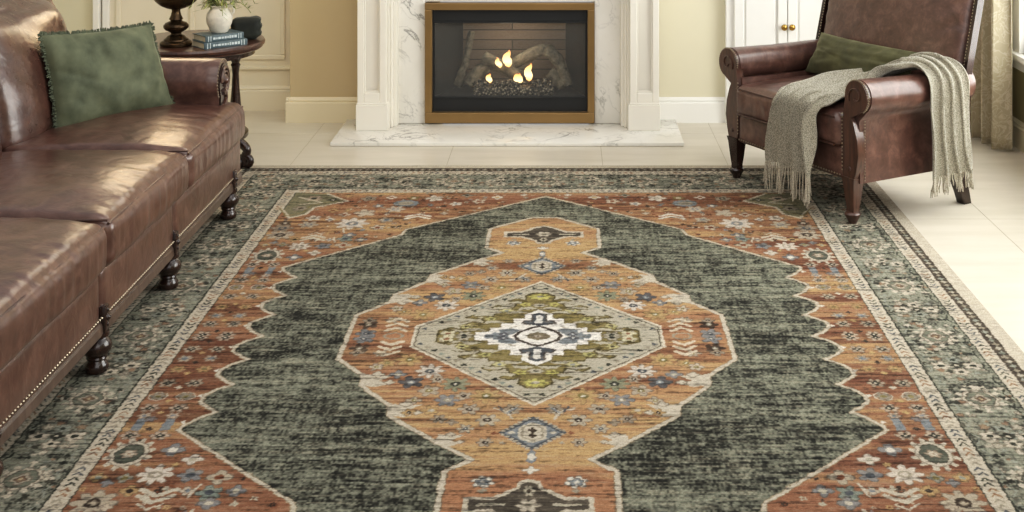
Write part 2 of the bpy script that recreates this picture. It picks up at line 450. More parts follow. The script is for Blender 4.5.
ground = [ (.978,.917,.050,WHITE,TAUPE,8),(.885,.920,.036,BLUE,NAVY,5),(.903,.836,.030,WHITE,GREIGE,4),(.972,.783,.034,BLUE,WHITE,4),
 (.807,.931,.036,GREIGE,RUST,4),(.812,1.010,.036,(120,140,130),NAVY,5),(1.088,1.06,.060,GREIGE,BROWN,8),(1.017,1.0,.028,GOLD,BROWN,4),
 (1.052,.935,.024,SAGE,OLIVE,4),(1.122,.932,.024,GOLD,SAGE,4),(.746,1.0,.028,BLUE,GREIGE,4),(.872,1.0,.022,CREAM,BLUE,4),
 (.817,1.215,.075,WHITE,BLUE,8),(.785,1.365,.050,CREAM,GREIGE,5),(.870,1.34,.03,CREAM,RUST,4),(1.0,1.20,.045,GREIGE,BLUE,6),(1.10,1.15,.05,TAUPE,NAVY,6),
 (.995,1.29,.036,WHITE,TAUPE,5),(.678,1.265,.036,GREIGE,BLUE,5),(.700,1.16,.034,CREAM,RUST,5),(.80,1.06,.03,BLUE,CREAM,4),
 (.800,1.58,.04,TAUPE,DKG,5),(.502,1.585,.045,WHITE,GREIGE,5),(.30,1.54,.034,CREAM,RUST,5),(.40,1.50,.03,WHITE,BLUE,5),(.22,1.60,.03,WHITE,GOLD,4),
 (.66,1.42,.045,CREAM,BLUE,6),(.53,1.42,.03,GOLD,RUST,4),(.10,1.64,.02,WHITE,None,4),(.60,1.59,.03,OLIVE,CREAM,5),(.74,1.47,.026,BLUE,WHITE,5),
 (.93,1.40,.028,GOLD,RUST,4),(1.09,.96,.02,BLUE,None,4),(1.10,1.22,.03,BROWN,CREAM,5),(.92,1.27,.024,WHITE,BLUE,4),(1.05,1.08,.02,CREAM,None,4),
 (.70,1.60,.028,WHITE,RUST,4),(.90,1.62,.022,GOLD,None,4),(.44,1.36,.02,CREAM,None,4),(.36,1.63,.026,SAGE,BROWN,4)]
for i in range(900):
    u, v = rr.uniform(.05, 1.14), rr.uniform(.0, 1.66)
    r = rr.uniform(.006, .015)
    if all((u-g[0])**2+(v-g[1])**2 > (g[2]+r)**2 for g in ground) and (u > 1.0 or v > .62):
        if v < .9 and abs(u-1.091) < .1: continue
        flower(u, v, r, r*1.1, rr.choice((4,5,6)), rr.choice((CRM2, BLUE, GOLD, BROWN, TAUPE, GREIGE, CREAM, RUST, RUST, BROWN)), rr.choice((None, RUST)), .5, rr.random()*3)
for u, v, r, c, cc, n in ground:
    r *= 1.04; c = tuple(.86*x+.14*y for x, y in zip(c, ORANGE))
    flower(u, v, r, r*1.08, n, c, cc, .45, 0, .34)
    if r > .04:
        flower(u, v, r*.22, r*.24, 4, c, None, .3)
flower(.624, 1.508, .062, .052, 10, BLUE, TAUPE, .12, 0, .55)
chevron(.943, 1.024, .044, .018, CREAM); chevron(.547, 1.315, .05, .016, WHITE); 
line([(.915,1.065),(.945,1.09),(.975,1.065)], .008, CREAM); line([(.845,.965),(.86,1.03)], .008, CREAM); line([(.83,1.09),(.84,1.15)], .01, CREAM)
car = [(1.151,1.40),(1.10,1.29),(1.04,1.345),(1.02,1.45),(.89,1.54),(1.0,1.655),(1.151,1.676)]
fill(car, (122,116,84)); line(car[:6], .014, CREAM); line([(p[0]+.02, p[1]+.03) for p in car[:5]], .007, OLIVE)
bud(1.08, 1.43, .04, SAGE, BROWN); bud(1.05, 1.58, .045, GREIGE, DKG); line([(1.12,1.60),(1.0,1.52),(1.1,1.49)], .01, CREAM); flower(.96,1.56,.03,.026,4,DKG,CREAM,.4)
# green field
fo = [(0,0),(.912,0)]
for i in range(3):
    n0 = .185*i
    if i: fo.append((.914, n0))
    fo += [(.958, n0+.040), (.978, n0+.075), (.982, n0+.118), (.955, n0+.150), (.930, n0+.176)]
fo += [(.918,.558),(.950,.590),(.985,.640),(.992,.668),(.588,1.062),(.576,1.135),(.409,1.275),(0,1.617)]
fill(fo, GREEN, G_); line(fo[1:], .016, (150,128,96)); line(fo[1:], .011, CREAM)
for v in (.185, .37, .556): pass
# medallion
md = [(.630,0),(.630,.185),(.530,.310),(.525,.380),(.421,.517),(.415,.580),(.250,.752),(.158,.838),(.226,.900),(.226,1.142),(.055,1.297),(0,1.297)]
fill([(0,0)]+md, (172,115,76), O_)
line(md, .019, (128,104,76)); line(md, .015, CREAM)
def curl(u, v, s):
    fill([(u,v-.05*s),(u+.005,v+.03*s),(u-.05*s,v+.045*s),(u-.09*s,v+.02*s),(u-.055*s,v),(u-.10*s,v-.045*s),(u-.045*s,v-.035*s)], CREAM)
    flower(u-.045*s, v-.045*s, .022*s, .022*s, 4, CREAM, None, .3); flower(u-.085*s, v+.012*s, .02*s, .018*s, 4, CREAM, None, .3)
curl(.530,.345,1.0); curl(.418,.548,.95); curl(.262,.728,.75)
small = [(.329,.275,.046,WHITE,NAVY,8),(.378,.355,.040,NAVY,BLUE,5),(.241,.368,.046,(130,138,108),DKG,8),(.144,.451,.050,GOLD,OLIVE,8),
 (.317,.414,.036,CRM2,OLIVE,5),(.2575,.478,.038,BLUE,TAUPE,6),(.402,.19,.046,GOLD,OLIVE,7),(.188,.537,.033,CRM2,BROWN,6),(.130,.607,.036,GREIGE,BROWN,6),
 (.576,.10,.034,BROWN,TAUPE,5),(.573,.022,.036,BLUE,NAVY,5),(.578,.135,.024,TAUPE,BROWN,4),(.30,.335,.024,CRM2,BROWN,6),(.06,.535,.03,TAUPE,BROWN,6),(.50,.14,.026,CRM2,OLIVE,6),(.21,.45,.026,CRM2,BROWN,5),(.27,.60,.026,TAUPE,BROWN,6),(.36,.56,.022,GOLD,BROWN,5),(.13,.74,.024,CRM2,BROWN,6),(.19,.66,.026,GREIGE,NAVY,6),(.47,.215,.030,GOLD,OLIVE,5),(.425,.30,.028,BLUE,CRM2,4),
 (.50,.245,.026,CREAM,OLIVE,5),(.30,.545,.028,GOLD,CRM2,5),(.355,.48,.024,CRM2,OLIVE,4),(.23,.62,.02,TAUPE,None,4),(.07,.56,.02,GREIGE,BROWN,4)]
for u, v, r, c, cc, n in small:
    r *= 1.06; c = tuple(.88*x+.12*y for x, y in zip(c, ORANGE))
    flower(u, v, r, r*1.1, n, c, cc, .48, 0, .3); flower(u, v, r*.14, r*.14, 4, WHITE, None)
for i in range(90):
    u, v = rr.uniform(.04, .6), rr.uniform(.02, .82); r = rr.uniform(.005, .011)
    if u/.42+v/.52 > 1.12 and u/.66+v/.98 < .93 and all((u-g[0])**2+(v-g[1])**2 > (g[2]+r+.01)**2 for g in small):
        flower(u, v, r, r, 4, rr.choice((GOLD, CRM2, RUST, OLIVE, TAUPE, RUST)), None, .5)
for i in range(3): line([(.445, .045+.04*i), (.478, .072+.04*i), (.511, .045+.04*i)], .016, (206,186,156))
ring(.478, .0, .03, .026, .004, TAUPE)
line([(.06,.60),(.08,.55),(.115,.535)], .008, CREAM); line([(.075,.56),(.05,.53)], .008, BLUE); line([(.09,.55),(.10,.52)], .008, NAVY)
# blue rosette
fill([(0,.583),(.096,.683),(0,.783)], BLUE); line([(0,.590),(.088,.683),(0,.776)], .014, NAVY)
for i in range(7):
    flower(.012+.012*i, .592+.0135*i, .007, .007, 4, CRM2, None, .2); flower(.012+.012*i, .774-.0135*i, .007, .007, 4, CRM2, None, .2)
fill([(0,.622),(.036,.645),(.040,.683),(.036,.721),(0,.744)], CREAM); line([(0,.636),(.026,.653),(.028,.683),(.026,.713),(0,.730)], .006, TAUPE)
flower(0, .668, .012, .016, 4, BROWN, None, .4); flower(0, .70, .012, .016, 4, BROWN, None, .4)
fill([(.045,.683),(.06,.675),(.07,.683),(.06,.691)], CREAM)
fill([(0,.78),(.012,.80),(.012,.845),(0,.86)], BLUE); flower(0, .822, .012, .02, 4, WHITE, None, .3); flower(0, .893, .026, .022, 4, WHITE, None, .55)
# head ornament
fill([(0,.94),(.028,.952),(.036,.985),(.095,1.03),(.165,1.03),(.165,1.105),(.095,1.105),(.04,1.165),(0,1.185)], CREAM)
fill([(0,.956),(.02,.964),(.026,.992),(.088,1.044),(.152,1.044),(.152,1.091),(.088,1.091),(.03,1.152),(0,1.168)], (84,74,62))
flower(0, 1.00, .018, .03, 6, GREIGE, BROWN, .4); flower(0, 1.07, .036, .036, 6, CREAM, TAUPE, .45); fill([(.06,1.06),(.13,1.063),(.13,1.072),(.06,1.075)], GREIGE)
flower(.120, .955, .034, .034, 6, WHITE, None, .35, .3); flower(.120, .955, .024, .022, 5, BLUE, WHITE, .4, .3, .3); flower(.120,1.0,.012,.012,4,TAUPE,None)
# inner diamond
dm = [(.412,0),(.412,.086),(0,.512)]
fill([(0,0)]+dm, GREIGE); line(dm, .008, (210,196,170)); 
line([(.402,0),(.402,.078),(0,.494)], .003, BROWN)
for i in range(15):
    t = (i+.5)/15; u = .385*(1-t)+.01; v = .075+.405*t-.012
    flower(u, v-.012, .011, .011, 3, (NAVY, TAUPE, DKG, (120,132,120))[i % 4], None, .6, i)
ol = [(.345,0),(.345,.050),(.30,.075),(.27,.060),(.262,.10),(.235,.125),(.185,.118),(.20,.150),(.262,.165),(.235,.190),(.165,.175),(.155,.205),(.125,.205),(.135,.235),(.175,.262),(.150,.285),(.095,.262),(.085,.300),(.115,.330),(.088,.350),(.05,.335),(.055,.375),(.03,.405),(0,.410)]
ol = [(p[0]*.97, p[1]*.97) for p in ol]
fill([(0,0)]+ol, OLIVE); line(ol, .006, (84,72,38))
for (a_, b_, c_) in ((.285,.045,0),(.24,.135,.3),(.19,.185,.5),(.13,.25,.6),(.085,.30,.8),(.215,.055,0),(.15,.12,.5),(.075,.21,.6),(.04,.245,.9)):
    fill([(a_-.040,b_-.006),(a_-.010,b_+.014),(a_+.026,b_+.009),(a_+.040,b_-.012),(a_+.008,b_-.010)], GREIGE); line([(a_-.035,b_-.007),(a_+.008,b_-.010),(a_+.034,b_-.016)], .004, (84,72,38))
flower(.30, .022, .030, .034, 5, (200,190,150), (150,100,70), .4); flower(.245,.085,.026,.024,6,(186,176,110),BROWN,.4); flower(.245,.01,.03,.03,6,GREIGE,DKG,.4)
flower(.165,.150,.026,.022,5,(176,168,96),(96,90,50),.4); flower(.115,.225,.028,.024,6,(190,180,120),BLUE,.4); flower(.05,.285,.026,.024,5,(182,172,84),OLIVE,.4)
flower(0,.36,.045,.032,8,(196,186,90),CREAM,.3); flower(.06,.315,.016,.016,4,(104,92,40),None); flower(.2,.16,.014,.012,4,(200,190,150),None); flower(0,.275,.03,.02,6,GREIGE,DKG,.3)
flower(.3,.05,.02,.012,4,(90,78,36),None); flower(.2,.10,.016,.014,4,(90,78,36),None)
st = [(.212,0),(.212,.036),(.166,.036),(.166,.073),(.128,.073),(.128,.112),(.088,.112),(.088,.155),(.050,.155),(.050,.192),(0,.238)]
fill([(0,0)]+st, (226,218,206)); line(st, .004, (120,104,70))
fill([(.10,0),(.175,0),(.175,.016),(.150,.016),(.150,.032),(.13,.032),(.13,.055),(.085,.066),(.06,.05)], BLUE)
flower(.115,.015,.018,.018,4,(92,96,108),(190,190,180),.4); line([(.172,.0),(.150,.0)],.01,NAVY)
fill([(.0,.088),(.045,.10),(.06,.118),(.048,.132),(.026,.125),(.026,.19),(.0,.205)], NAVY); fill([(0,.11),(.012,.11),(.012,.178),(0,.185)], (214,206,194))
line([(.024,.19),(.024,.13),(.05,.135),(.058,.112),(.03,.1)], .007, (84,72,66))
line([(.076,0),(.066,.03),(.022,.07),(0,.083)], .013, (74,62,56)); fill([(0,0),(.044,0),(.028,.022),(0,.034)], (120,106,80)); flower(0,0,.016,.014,6,CREAM,BROWN,.4)
line([(.075,.082),(.095,.07)], .006, TAUPE)
# soften
def blur(a):
    p = np.pad(a, ((1,1),(1,1))+((0,0),)*(a.ndim-2), mode='edge')
    return (p[:-2,1:-1]+p[2:,1:-1]+p[1:-1,:-2]+p[1:-1,2:]+2*p[1:-1,1:-1])/6
for _ in range(1): IMG[:] = blur(IMG)
FIELD = blur(FIELD); ORG = blur(ORG)

rng = np.random.RandomState(5)
IMG *= 1.0
def vnoise(x, y, seed):
    xi = np.floor(x).astype(int); yi = np.floor(y).astype(int); fx = x-xi; fy = y-yi
    fx = fx*fx*(3-2*fx); fy = fy*fy*(3-2*fy)
    def h(a, b):
        n = (a*374761393+b*668265263+seed*1442695041) & 0xffffffff
        n = ((n ^ (n >> 13))*1274126177) & 0xffffffff
        return ((n ^ (n >> 16)) & 0xffff)/65535.0
    return (h(xi,yi)*(1-fx)+h(xi+1,yi)*fx)*(1-fy)+(h(xi,yi+1)*(1-fx)+h(xi+1,yi+1)*fx)*fy
RUGX, RUGY, RW, RL, RT = -.096, 4.308, 1.562, 2.154, .003
def build_rug():
    us = np.linspace(-RW, RW, 1250)
    vs = []; v = -RL
    while v < RL:
        vs.append(v); Z = v+RUGY
        v += .02 if Z < 3.0 else max(.0024, .5*Z*Z/2210)
    vs.append(RL); vs = np.array(vs)
    U, V = np.meshgrid(us, vs)
    wu = .0022*(vnoise(U*55+3, V*55, 31)-.5)*2+.0028*(vnoise(U*160, V*160, 32)-.5)*2
    wv = .0022*(vnoise(U*55+9, V*55+5, 33)-.5)*2+.0034*(vnoise(U*160, V*160, 34)-.5)*2
    fu = np.clip(np.abs(U+wu)/RES-.5, 0, QW-2); fv = np.clip(np.abs(V+wv)/RES-.5, 0, QH-2)
    i = fu.astype(int); j = fv.astype(int); a = (fu-i)[..., None]; b = (fv-j)[..., None]
    c = (IMG[j,i]*(1-a)+IMG[j,i+1]*a)*(1-b)+(IMG[j+1,i]*(1-a)+IMG[j+1,i+1]*a)*b
    fld = FIELD[j, i]; org = ORG[j, i]
    s = c/255.0
    # dyed wool varies along the warp (abrash) and the pile is worn in thin weft lines
    ab = .42*vnoise(U*.7+9, V*6.5+3, 3)+.25*vnoise(U*1.5, V*17, 4)+.33*vnoise(U*4+3, V*62, 5)
    waist = np.exp(-((np.abs(V)-.83)/.10)**2)*(np.abs(U) < .45)
    mix = np.clip((ab-.40)*3.0+.75*waist, 0, 1)[..., None]*org[..., None]
    gold = np.array([196,158,98])/255.0; rust = np.array([104,56,38])/255.0
    s = s*(1-.78*mix)+gold*.78*mix
    dk = np.clip((.5*vnoise(U*.8+20, V*8.5+7, 8)+.3*vnoise(U*3, V*38, 9)+.2*vnoise(U*14, V*110, 10)-.49)*4.6+.25*(np.abs(U) > .9), 0, 1)[..., None]*org[..., None]*(1-waist[..., None])
    s = s*(1-.70*dk)+rust*.70*dk
    gn = .55*vnoise(U*.8, V*7, 12)+.45*vnoise(U*2.6+4, V*24+8, 13)
    tw = vnoise(U*75, V*11, 14)*.22+vnoise(U*18, V*95, 15)*.36+vnoise(U*170, V*120, 16)*.42
    g = np.clip(.16*(np.abs(U) > 1.2)+(gn-.5)*1.35+(tw-.5)*4.2, -1, 1)[..., None]*fld[..., None]
    s = np.where(g > 0, s*(1-.55*g)+np.array([166,168,142])/255.0*.55*g, s*(1+.62*g))
    wl = vnoise(U*9+40, V*120, 21)*.45+vnoise(U*32, V*260, 22)*.3+vnoise(U*120, V*120, 23)*.25
    w = np.clip((wl-.53)*3.4, 0, 1)[..., None]
    s = s*(1-.34*w)+(np.array([180,164,134])/255.0)*.34*w
    rim = (np.abs(U) > 1.512) | (np.abs(V) > 2.10)
    d = np.clip((.46-wl)*3.4, 0, 1)[..., None]*np.where(rim, .25, 1)[..., None]
    s = s*(1-.46*d)
    sp = rng.rand(*U.shape)[..., None]; s = s*(.91+.18*sp)
    g_ = s.mean(-1, keepdims=True); s = g_+(s-g_)*.72; s = s*.97
    s = np.clip(s, 0, 1)
    L = np.where(s <= .04045, s/12.92, ((s+.055)/1.055)**2.4)
    nu, nv = len(us), len(vs); n = nu*nv
    co = np.zeros((n+4, 3), np.float32)
    hgt = RT+.0008*(sp[..., 0]-.5)
    co[:n, 0] = U.ravel(); co[:n, 1] = V.ravel(); co[:n, 2] = hgt.ravel()
    co[n:] = [(-RW-.003,-RL-.003,0),(RW+.003,-RL-.003,0),(RW+.003,RL+.003,0),(-RW-.003,RL+.003,0)]
    idx = np.arange(n).reshape(nv, nu)
    q = np.stack([idx[:-1,:-1], idx[:-1,1:], idx[1:,1:], idx[1:,:-1]], -1).reshape(-1, 4)
    # bound edge all round
    sides = [list(idx[0,::-1])+[n, n+1], list(idx[::-1,-1])+[n+1, n+2], list(idx[-1,:])+[n+2, n+3], list(idx[:,0])+[n+3, n]]
    lv = np.concatenate([q.ravel()]+[np.array(x) for x in sides])
    ls = np.concatenate([np.arange(len(q))*4, len(q)*4+np.cumsum([0]+[len(x) for x in sides[:-1]])])
    me = bpy.data.meshes.new('area_rug')
    me.vertices.add(n+4); me.vertices.foreach_set('co', co.ravel())
    me.loops.add(len(lv)); me.loops.foreach_set('vertex_index', lv.astype(np.int32))
    me.polygons.add(len(ls)); me.polygons.foreach_set('loop_start', ls.astype(np.int32))
    me.update(calc_edges=True); me.validate()
    at = me.color_attributes.new('pattern', 'FLOAT_COLOR', 'POINT')
    cc = np.ones((n+4, 4), np.float32); cc[:n,:3] = L.reshape(-1, 3); cc[n:,:3] = lin((150,140,118))
    at.data.foreach_set('color', cc.ravel())
    m, nt, b = new_mat('woven_rug')
    ca = N(nt, 'ShaderNodeVertexColor', layer_name='pattern')
    v1 = coords(nt, (30, 420, 1)); f = noise_n(nt, v1, 1.0, 2)
    mx = N(nt, 'ShaderNodeMix', data_type='RGBA', blend_type='MULTIPLY'); mx.inputs[0].default_value = 1
    nt.links.new(ca.outputs['Color'], mx.inputs[6]); nt.links.new(ramp(nt, f, [(.3, (.72,.72,.72)), (.7, (1.15,1.15,1.15))]), mx.inputs[7])
    nt.links.new(mx.outputs[2], b.inputs['Base Color']); b.inputs['Roughness'].default_value = .95
    b.inputs['Specular IOR Level'].default_value = .15
    bump(nt, b, noise_n(nt, coords(nt, (120, 500, 1)), 1.0, 2), .5, .002)
    me.materials.append(m)
    o = bpy.data.objects.new('area_rug', me); link(o); o.location = (RUGX, RUGY, 0)
    tag(o, 'large faded oriental rug with rust medallion on a green field lying on cream tiles', 'rug')
build_rug()

# ------------------------------------------------------------------ room
def struct(name, mb, mat, parent=None, smooth=False):
    o = mb.build(name, mat, parent, smooth=smooth)
    if parent is None: o['kind'] = 'structure'
    return o
WB, WA, WR, WLF = 7.42, 7.73, 2.38, -3.6       # breast wall, alcove wall, right wall, left wall
xs = [-3.7,-2.92,-2.15,-1.38,-.60,.178,.803,1.813,2.5]; ys = [-.5,1.0,2.5,4.05,5.595,7.14,8.0]
fm = MB(); fm.m = 1; fm.box((-3.7,-.5,-.05), (2.5,8.0,-.0012)); fm.m = 0
for a, b in zip(xs[:-1], xs[1:]):
    for c, d in zip(ys[:-1], ys[1:]): fm.box((a+.0015,c+.0015,-.01), (b-.0015,d-.0015,0))
struct('floor', fm, [M['tile'], M['grout']])
BX0 = -1.581
w = MB(); ox0, ox1, oz0, oz1 = -.80, .16, 0, .71
w.box((BX0, WB, 0), (ox0, 8.2, 2.7)); w.box((ox0, WB, oz1), (ox1, 8.2, 2.7))
struct('wall_back', w, M['wall_l'])
w = MB(); w.box((ox1, WB, 0), (WR+.1, 8.2, 2.7)); struct('wall_back_right', w, M['wall'])
w = MB(); w.box((-3.7, WA, 0), (BX0, 8.2, 2.7)); struct('wall_alcove', w, M['panel'])
w = MB(); w.box((-3.7, -.5, 0), (WLF, 8.2, 2.7)); struct('wall_left', w, M['wall'])
# right wall with a window opening
wy0, wy1, wz0, wz1 = 3.6, 6.84, .50, 2.35
w = MB(); w.box((WR, -.5, 0), (WR+.14, 8.2, wz0)); w.box((WR, -.5, wz1), (WR+.14, 8.2, 2.7)); w.box((WR, -.5, wz0), (WR+.14, wy0, wz1)); w.box((WR, wy1, wz0), (WR+.14, 8.2, wz1))
struct('wall_right', w, M['wall_r'])
w = MB()
w.box((WR-.01, wy0-.07, wz0-.0), (WR+.05, wy0+.03, wz1+.07)); w.box((WR-.01, wy1-.03, wz0), (WR+.05, wy1+.07, wz1+.07)); w.box((WR-.01, wy0, wz1-.03), (WR+.05, wy1, wz1+.07))
for yy in (wy0+.03, (wy0+wy1)/2-.03, wy1-.08): w.box((WR+.03, yy, wz0), (WR+.08, yy+.05, wz1))
w.box((WR+.03, wy0, wz0), (WR+.08, wy1, wz0+.05)); w.box((WR+.03, wy0, wz1-.06), (WR+.08, wy1, wz1))
win = struct('window_1', w, M['trim_r'])
w = MB(); w.add([(WR+.055, wy0+.02, wz0+.03), (WR+.055, wy1-.02, wz0+.03), (WR+.055, wy1-.02, wz1-.03), (WR+.055, wy0+.02, wz1-.03)], [(0,1,2,3)]); w.build('window_glass', glass_mat('window_glass', .0), win)
w = MB(); w.box((WR-.045, wy0-.1, wz0-.035), (WR+.03, wy1+.1, wz0), .006); w.box((WR-.02, wy0-.08, wz0-.085), (WR, wy1+.08, wz0-.03)); w.build('window_sill', M['trim_r'], win)
w = MB(); w.box((WR+.75, -2, -.3), (WR+.8, 9.5, 4)); o = struct('sky_backdrop', w, M['outside'])
# baseboards
def base_prof(y, d=.018, h=.142):   # cross-section in (depth, z): stepped with a moulded cap
    return [(y, 0), (y-d, 0), (y-d, h*.78), (y-d*.55, h*.84), (y-d*.75, h*.88), (y-d*.35, h*.95), (y, h)]
w = MB(); w.prism(base_prof(WB, .026), 'x', BX0-.02, -1.10); 
w.prism([(BX0-a, z) for a, z in ((0,0),(.02,0),(.02,.11),(.01,.12),(.013,.125),(0,.142))], 'y', WB-.02, WA)
struct('baseboard_left', w, plain('baseboard_cream', (226,214,186), .4, 0, .02))
w = MB(); w.prism(base_prof(WB, .026), 'x', .46, .93); struct('baseboard_back', w, M['trim_r'])
w = MB(); w.prism([(WR-a, z) for a, z in ((0,0),(.022,0),(.022,.11),(.012,.12),(.016,.126),(0,.142))], 'y', -.4, WB-.03); struct('baseboard_right', w, plain('baseboard_warm', (222,212,182), .4, 0, .02))
w = MB(); w.prism(base_prof(WA, .02, .145), 'x', -3.5, BX0-.001); struct('baseboard_alcove', w, M['panel'])
# alcove panelling
def frame_panel(mb, x0, x1, z0, z1, y, wd=.028, dp=.014):
    for a, b in (((x0,z0),(x1,z0+wd)), ((x0,z1-wd),(x1,z1)), ((x0,z0+wd),(x0+wd,z1-wd)), ((x1-wd,z0+wd),(x1,z1-wd))):
        mb.box((a[0], y-dp, a[1]), (b[0], y, b[1]), .005)
w = MB()
frame_panel(w, -2.24, -1.675, .300, 1.9, WA); frame_panel(w, -2.68, -2.315, .300, 1.9, WA)
w.box((-2.75, WA-.022, .243), (BX0-.001, WA, .262), .004)
struct('trim_1', w, M['panel'])
w = MB(); w.box((-2.805, WA-.05, 0), (-2.765, WA, 2.5), .006); w.box((-2.755, WA-.03, 0), (-2.715, WA, 2.5), .006)
struct('trim_2', w, M['trim_r'])
w = MB(); w.box((-3.6, WA-.012, .14), (-2.806, WA-.001, 2.7)); struct('wall_alcove_paint', w, M['wall'])

# ------------------------------------------------------------------ hearth, mantel, insert
w = MB(); w.box((-1.25, 6.853, .001), (.617, WB, .020), .003)
tag(w.build('hearth_slab', M['marble']), 'low white veined marble hearth slab on the floor below the fireplace', 'hearth')
CX = -.323
mt = thing('fireplace_mantel', 'cream painted mantel surround with panelled pilasters and white veined marble facing', 'mantel', (CX, 7.42, .02))
FY = 7.30-7.42                                     # marble face, local y
w = MB(); w.box((-.624, FY, 0), (-.474, -.001, .95), .002); w.box((.480, FY, 0), (.624, -.001, .95), .002); w.box((-.474, FY, .683), (.480, -.001, .95), .002)
w.build('marble_facing', M['marble'], mt)
for s in (-1, 1):
    def bx(a0, a1, y0, y1, z0, z1, bev=.003, mb=None):
        mb.box((s*a0, y0-7.42, z0), (s*a1, y1-7.42, z1), bev)
    w = MB()
    bx(.668,.828, 7.166,7.40, .10,1.10, .003, w)
    # raised frame round a recessed panel
    bx(.668,.706, 7.132,7.160, .1475,1.1, .004, w); bx(.792,.828, 7.132,7.160, .1475,1.1, .004, w); bx(.706,.792, 7.132,7.160, .1475,.205, .004, w)
    bx(.706,.714, 7.142,7.155, .205,1.1, .002, w); bx(.784,.792, 7.142,7.155, .205,1.1, .002, w); bx(.714,.784, 7.142,7.155, .205,.213, .002, w)
    p = w.build('pilaster', M['trim'], mt, smooth=False)
    w = MB(); bx(.658,.834, 7.118,7.40, 0,.140, .003, w); bx(.663,.830, 7.124,7.40, .140,.150, .003, w)
    w.build('plinth', M['trim'], p, smooth=False)
    w = MB(); bx(.622,.640, 7.225,7.40, 0,1.1, .002, w); bx(.640,.655, 7.195,7.40, 0,1.1, .004, w); bx(.655,.668, 7.170,7.40, 0,1.1, .002, w)
    w.build('inner_moulding', M['trim'], mt, smooth=False)
w = MB(); w.box((-.85, -.30, .95), (.85, -.001, 1.18), .004); w.build('frieze', M['trim'], mt, smooth=False)
w = MB(); w.box((-.95, -.36, 1.18), (.95, -.001, 1.23), .01); w.box((-.90, -.33, 1.14), (.90, -.001, 1.18), .01); w.build('mantel_shelf', M['trim'], mt, smooth=False)
# right hand return of the surround is closed by the wall itself

ins = thing('fireplace_insert', 'black gas fireplace insert with a brushed brass frame and glass front', 'fireplace', (CX, 7.28, .02))
X0, X1, Z0, Z1 = -.433, .438, .065, .639
w = MB()
for a, b in (((-.472,.006),(.477,Z0)), ((-.472,Z1),(.477,.678)), ((-.472,Z0),(X0,Z1)), ((X1,Z0),(.477,Z1))):
    w.box((a[0], -.012, a[1]), (b[0], .03, b[1]), .003)
w.build('brass_frame', M['brass'], ins, smooth=False)
w = MB(); w.box((X0, .028, Z1-.072), (X1, .05, Z1), .003); w.box((X0, .028, Z0), (X1, .05, Z0+.078), .003); w.box((X0, .022, Z1-.078), (X1, .034, Z1-.070), .002)
w.box((X0, .022, Z0+.074), (X1, .036, Z0+.080), .002)
w.box((X0, .03, Z0), (X0+.012, .05, Z1)); w.box((X1-.012, .03, Z0), (X1, .05, Z1))
w.build('black_surround', M['black'], ins, smooth=False)
D = .42; bl, br_ = X0+.15, X1-.13
fb = MB()
fz0, fz1 = Z0+.075, Z1-.065
fb.add([(X0,.05,fz0),(X1,.05,fz0),(br_,D,fz0),(bl,D,fz0),(X0,.05,fz1),(X1,.05,fz1),(br_,D,fz1),(bl,D,fz1)], [(0,1,2,3),(4,7,6,5),(0,3,7,4),(1,5,6,2)])
fbo = fb.build('firebox', M['black'], ins, smooth=False)
w = MB(); w.box((bl-.01, D-.02, fz0), (br_+.01, D+.01, fz1)); w.build('brick_liner', M['brick'], fbo, smooth=False)
w = MB(); w.add([(X0+.004, .042, fz0), (X1-.004, .042, fz0), (X1-.004, .042, fz1), (X0+.004, .042, fz1)], [(0,1,2,3)]); w.build('glass_front', M['glass'], ins, smooth=False)
# ember bed / grate
FX, FYY, FZ = CX, 7.28, .02+fz0
w = MB()
for i in range(150):
    x = random.uniform(-.20,.24); y = random.uniform(-.05,.05); r = random.uniform(.009,.018)
    w.ball((x, y, random.uniform(.012,.07)), r, random.uniform(.6,1), 6, 4)
w.box((-.21,-.06,0), (.25,.06,.045), .012)
o = w.build('ember_bed', M['ember']); o.location = (FX-.0, FYY+.14, FZ); tag(o, 'low front log with glowing grey ember chips inside the fireplace', 'embers')
def log(pts, rad, lab, n=14):
    w = MB(); P = []; rd = []
    pts = [Vector(p) for p in pts]
    m = 14
    for i in range(m+1):
        t = i/m*(len(pts)-1); k = min(int(t), len(pts)-2); f = t-k
        P.append(pts[k].lerp(pts[k+1], f)); a = rad[k]*(1-f)+rad[k+1]*f
        rd.append(a*(1+.12*noise.noise(Vector((i*.9, a*50, 1)))))
    w.tube(P, rd, 12)
    vs = []
    for p in w.v:
        q = Vector(p); d = noise.noise(q*38)*.008; vs.append((p[0]+d, p[1]+d*.6, p[2]+d))
    w.v = vs
    o = w.build('ceramic_log', M['log']); o.location = (FX, FYY+.22, FZ); return tag(o, lab, 'log', 'grey logs in the fireplace')
log([(-.16,.02,.19),(-.02,-.01,.125),(.05,-.02,.09)], [.036,.04,.03], 'short grey log leaning down to the right in the fire')
log([(-.02,.04,.13),(.08,.02,.19),(.17,.02,.235),(.23,.02,.225),(.29,.02,.14),(.33,.0,.03)], [.03,.034,.036,.038,.034,.028], 'long bent grey log arching over the right side of the fire')
log([(-.31,.06,.02),(-.27,.07,.14),(-.235,.1,.33)], [.028,.022,.02], 'thin upright log leaning against the left of the firebox')
log([(-.24,.0,.035),(-.19,.02,.11),(-.13,.03,.13)], [.042,.04,.03], 'stubby log end lying at the left of the embers')
log([(.22,.03,.10),(.27,.02,.06),(.30,.0,.025)], [.036,.036,.03], 'stubby log end lying at the right of the embers')
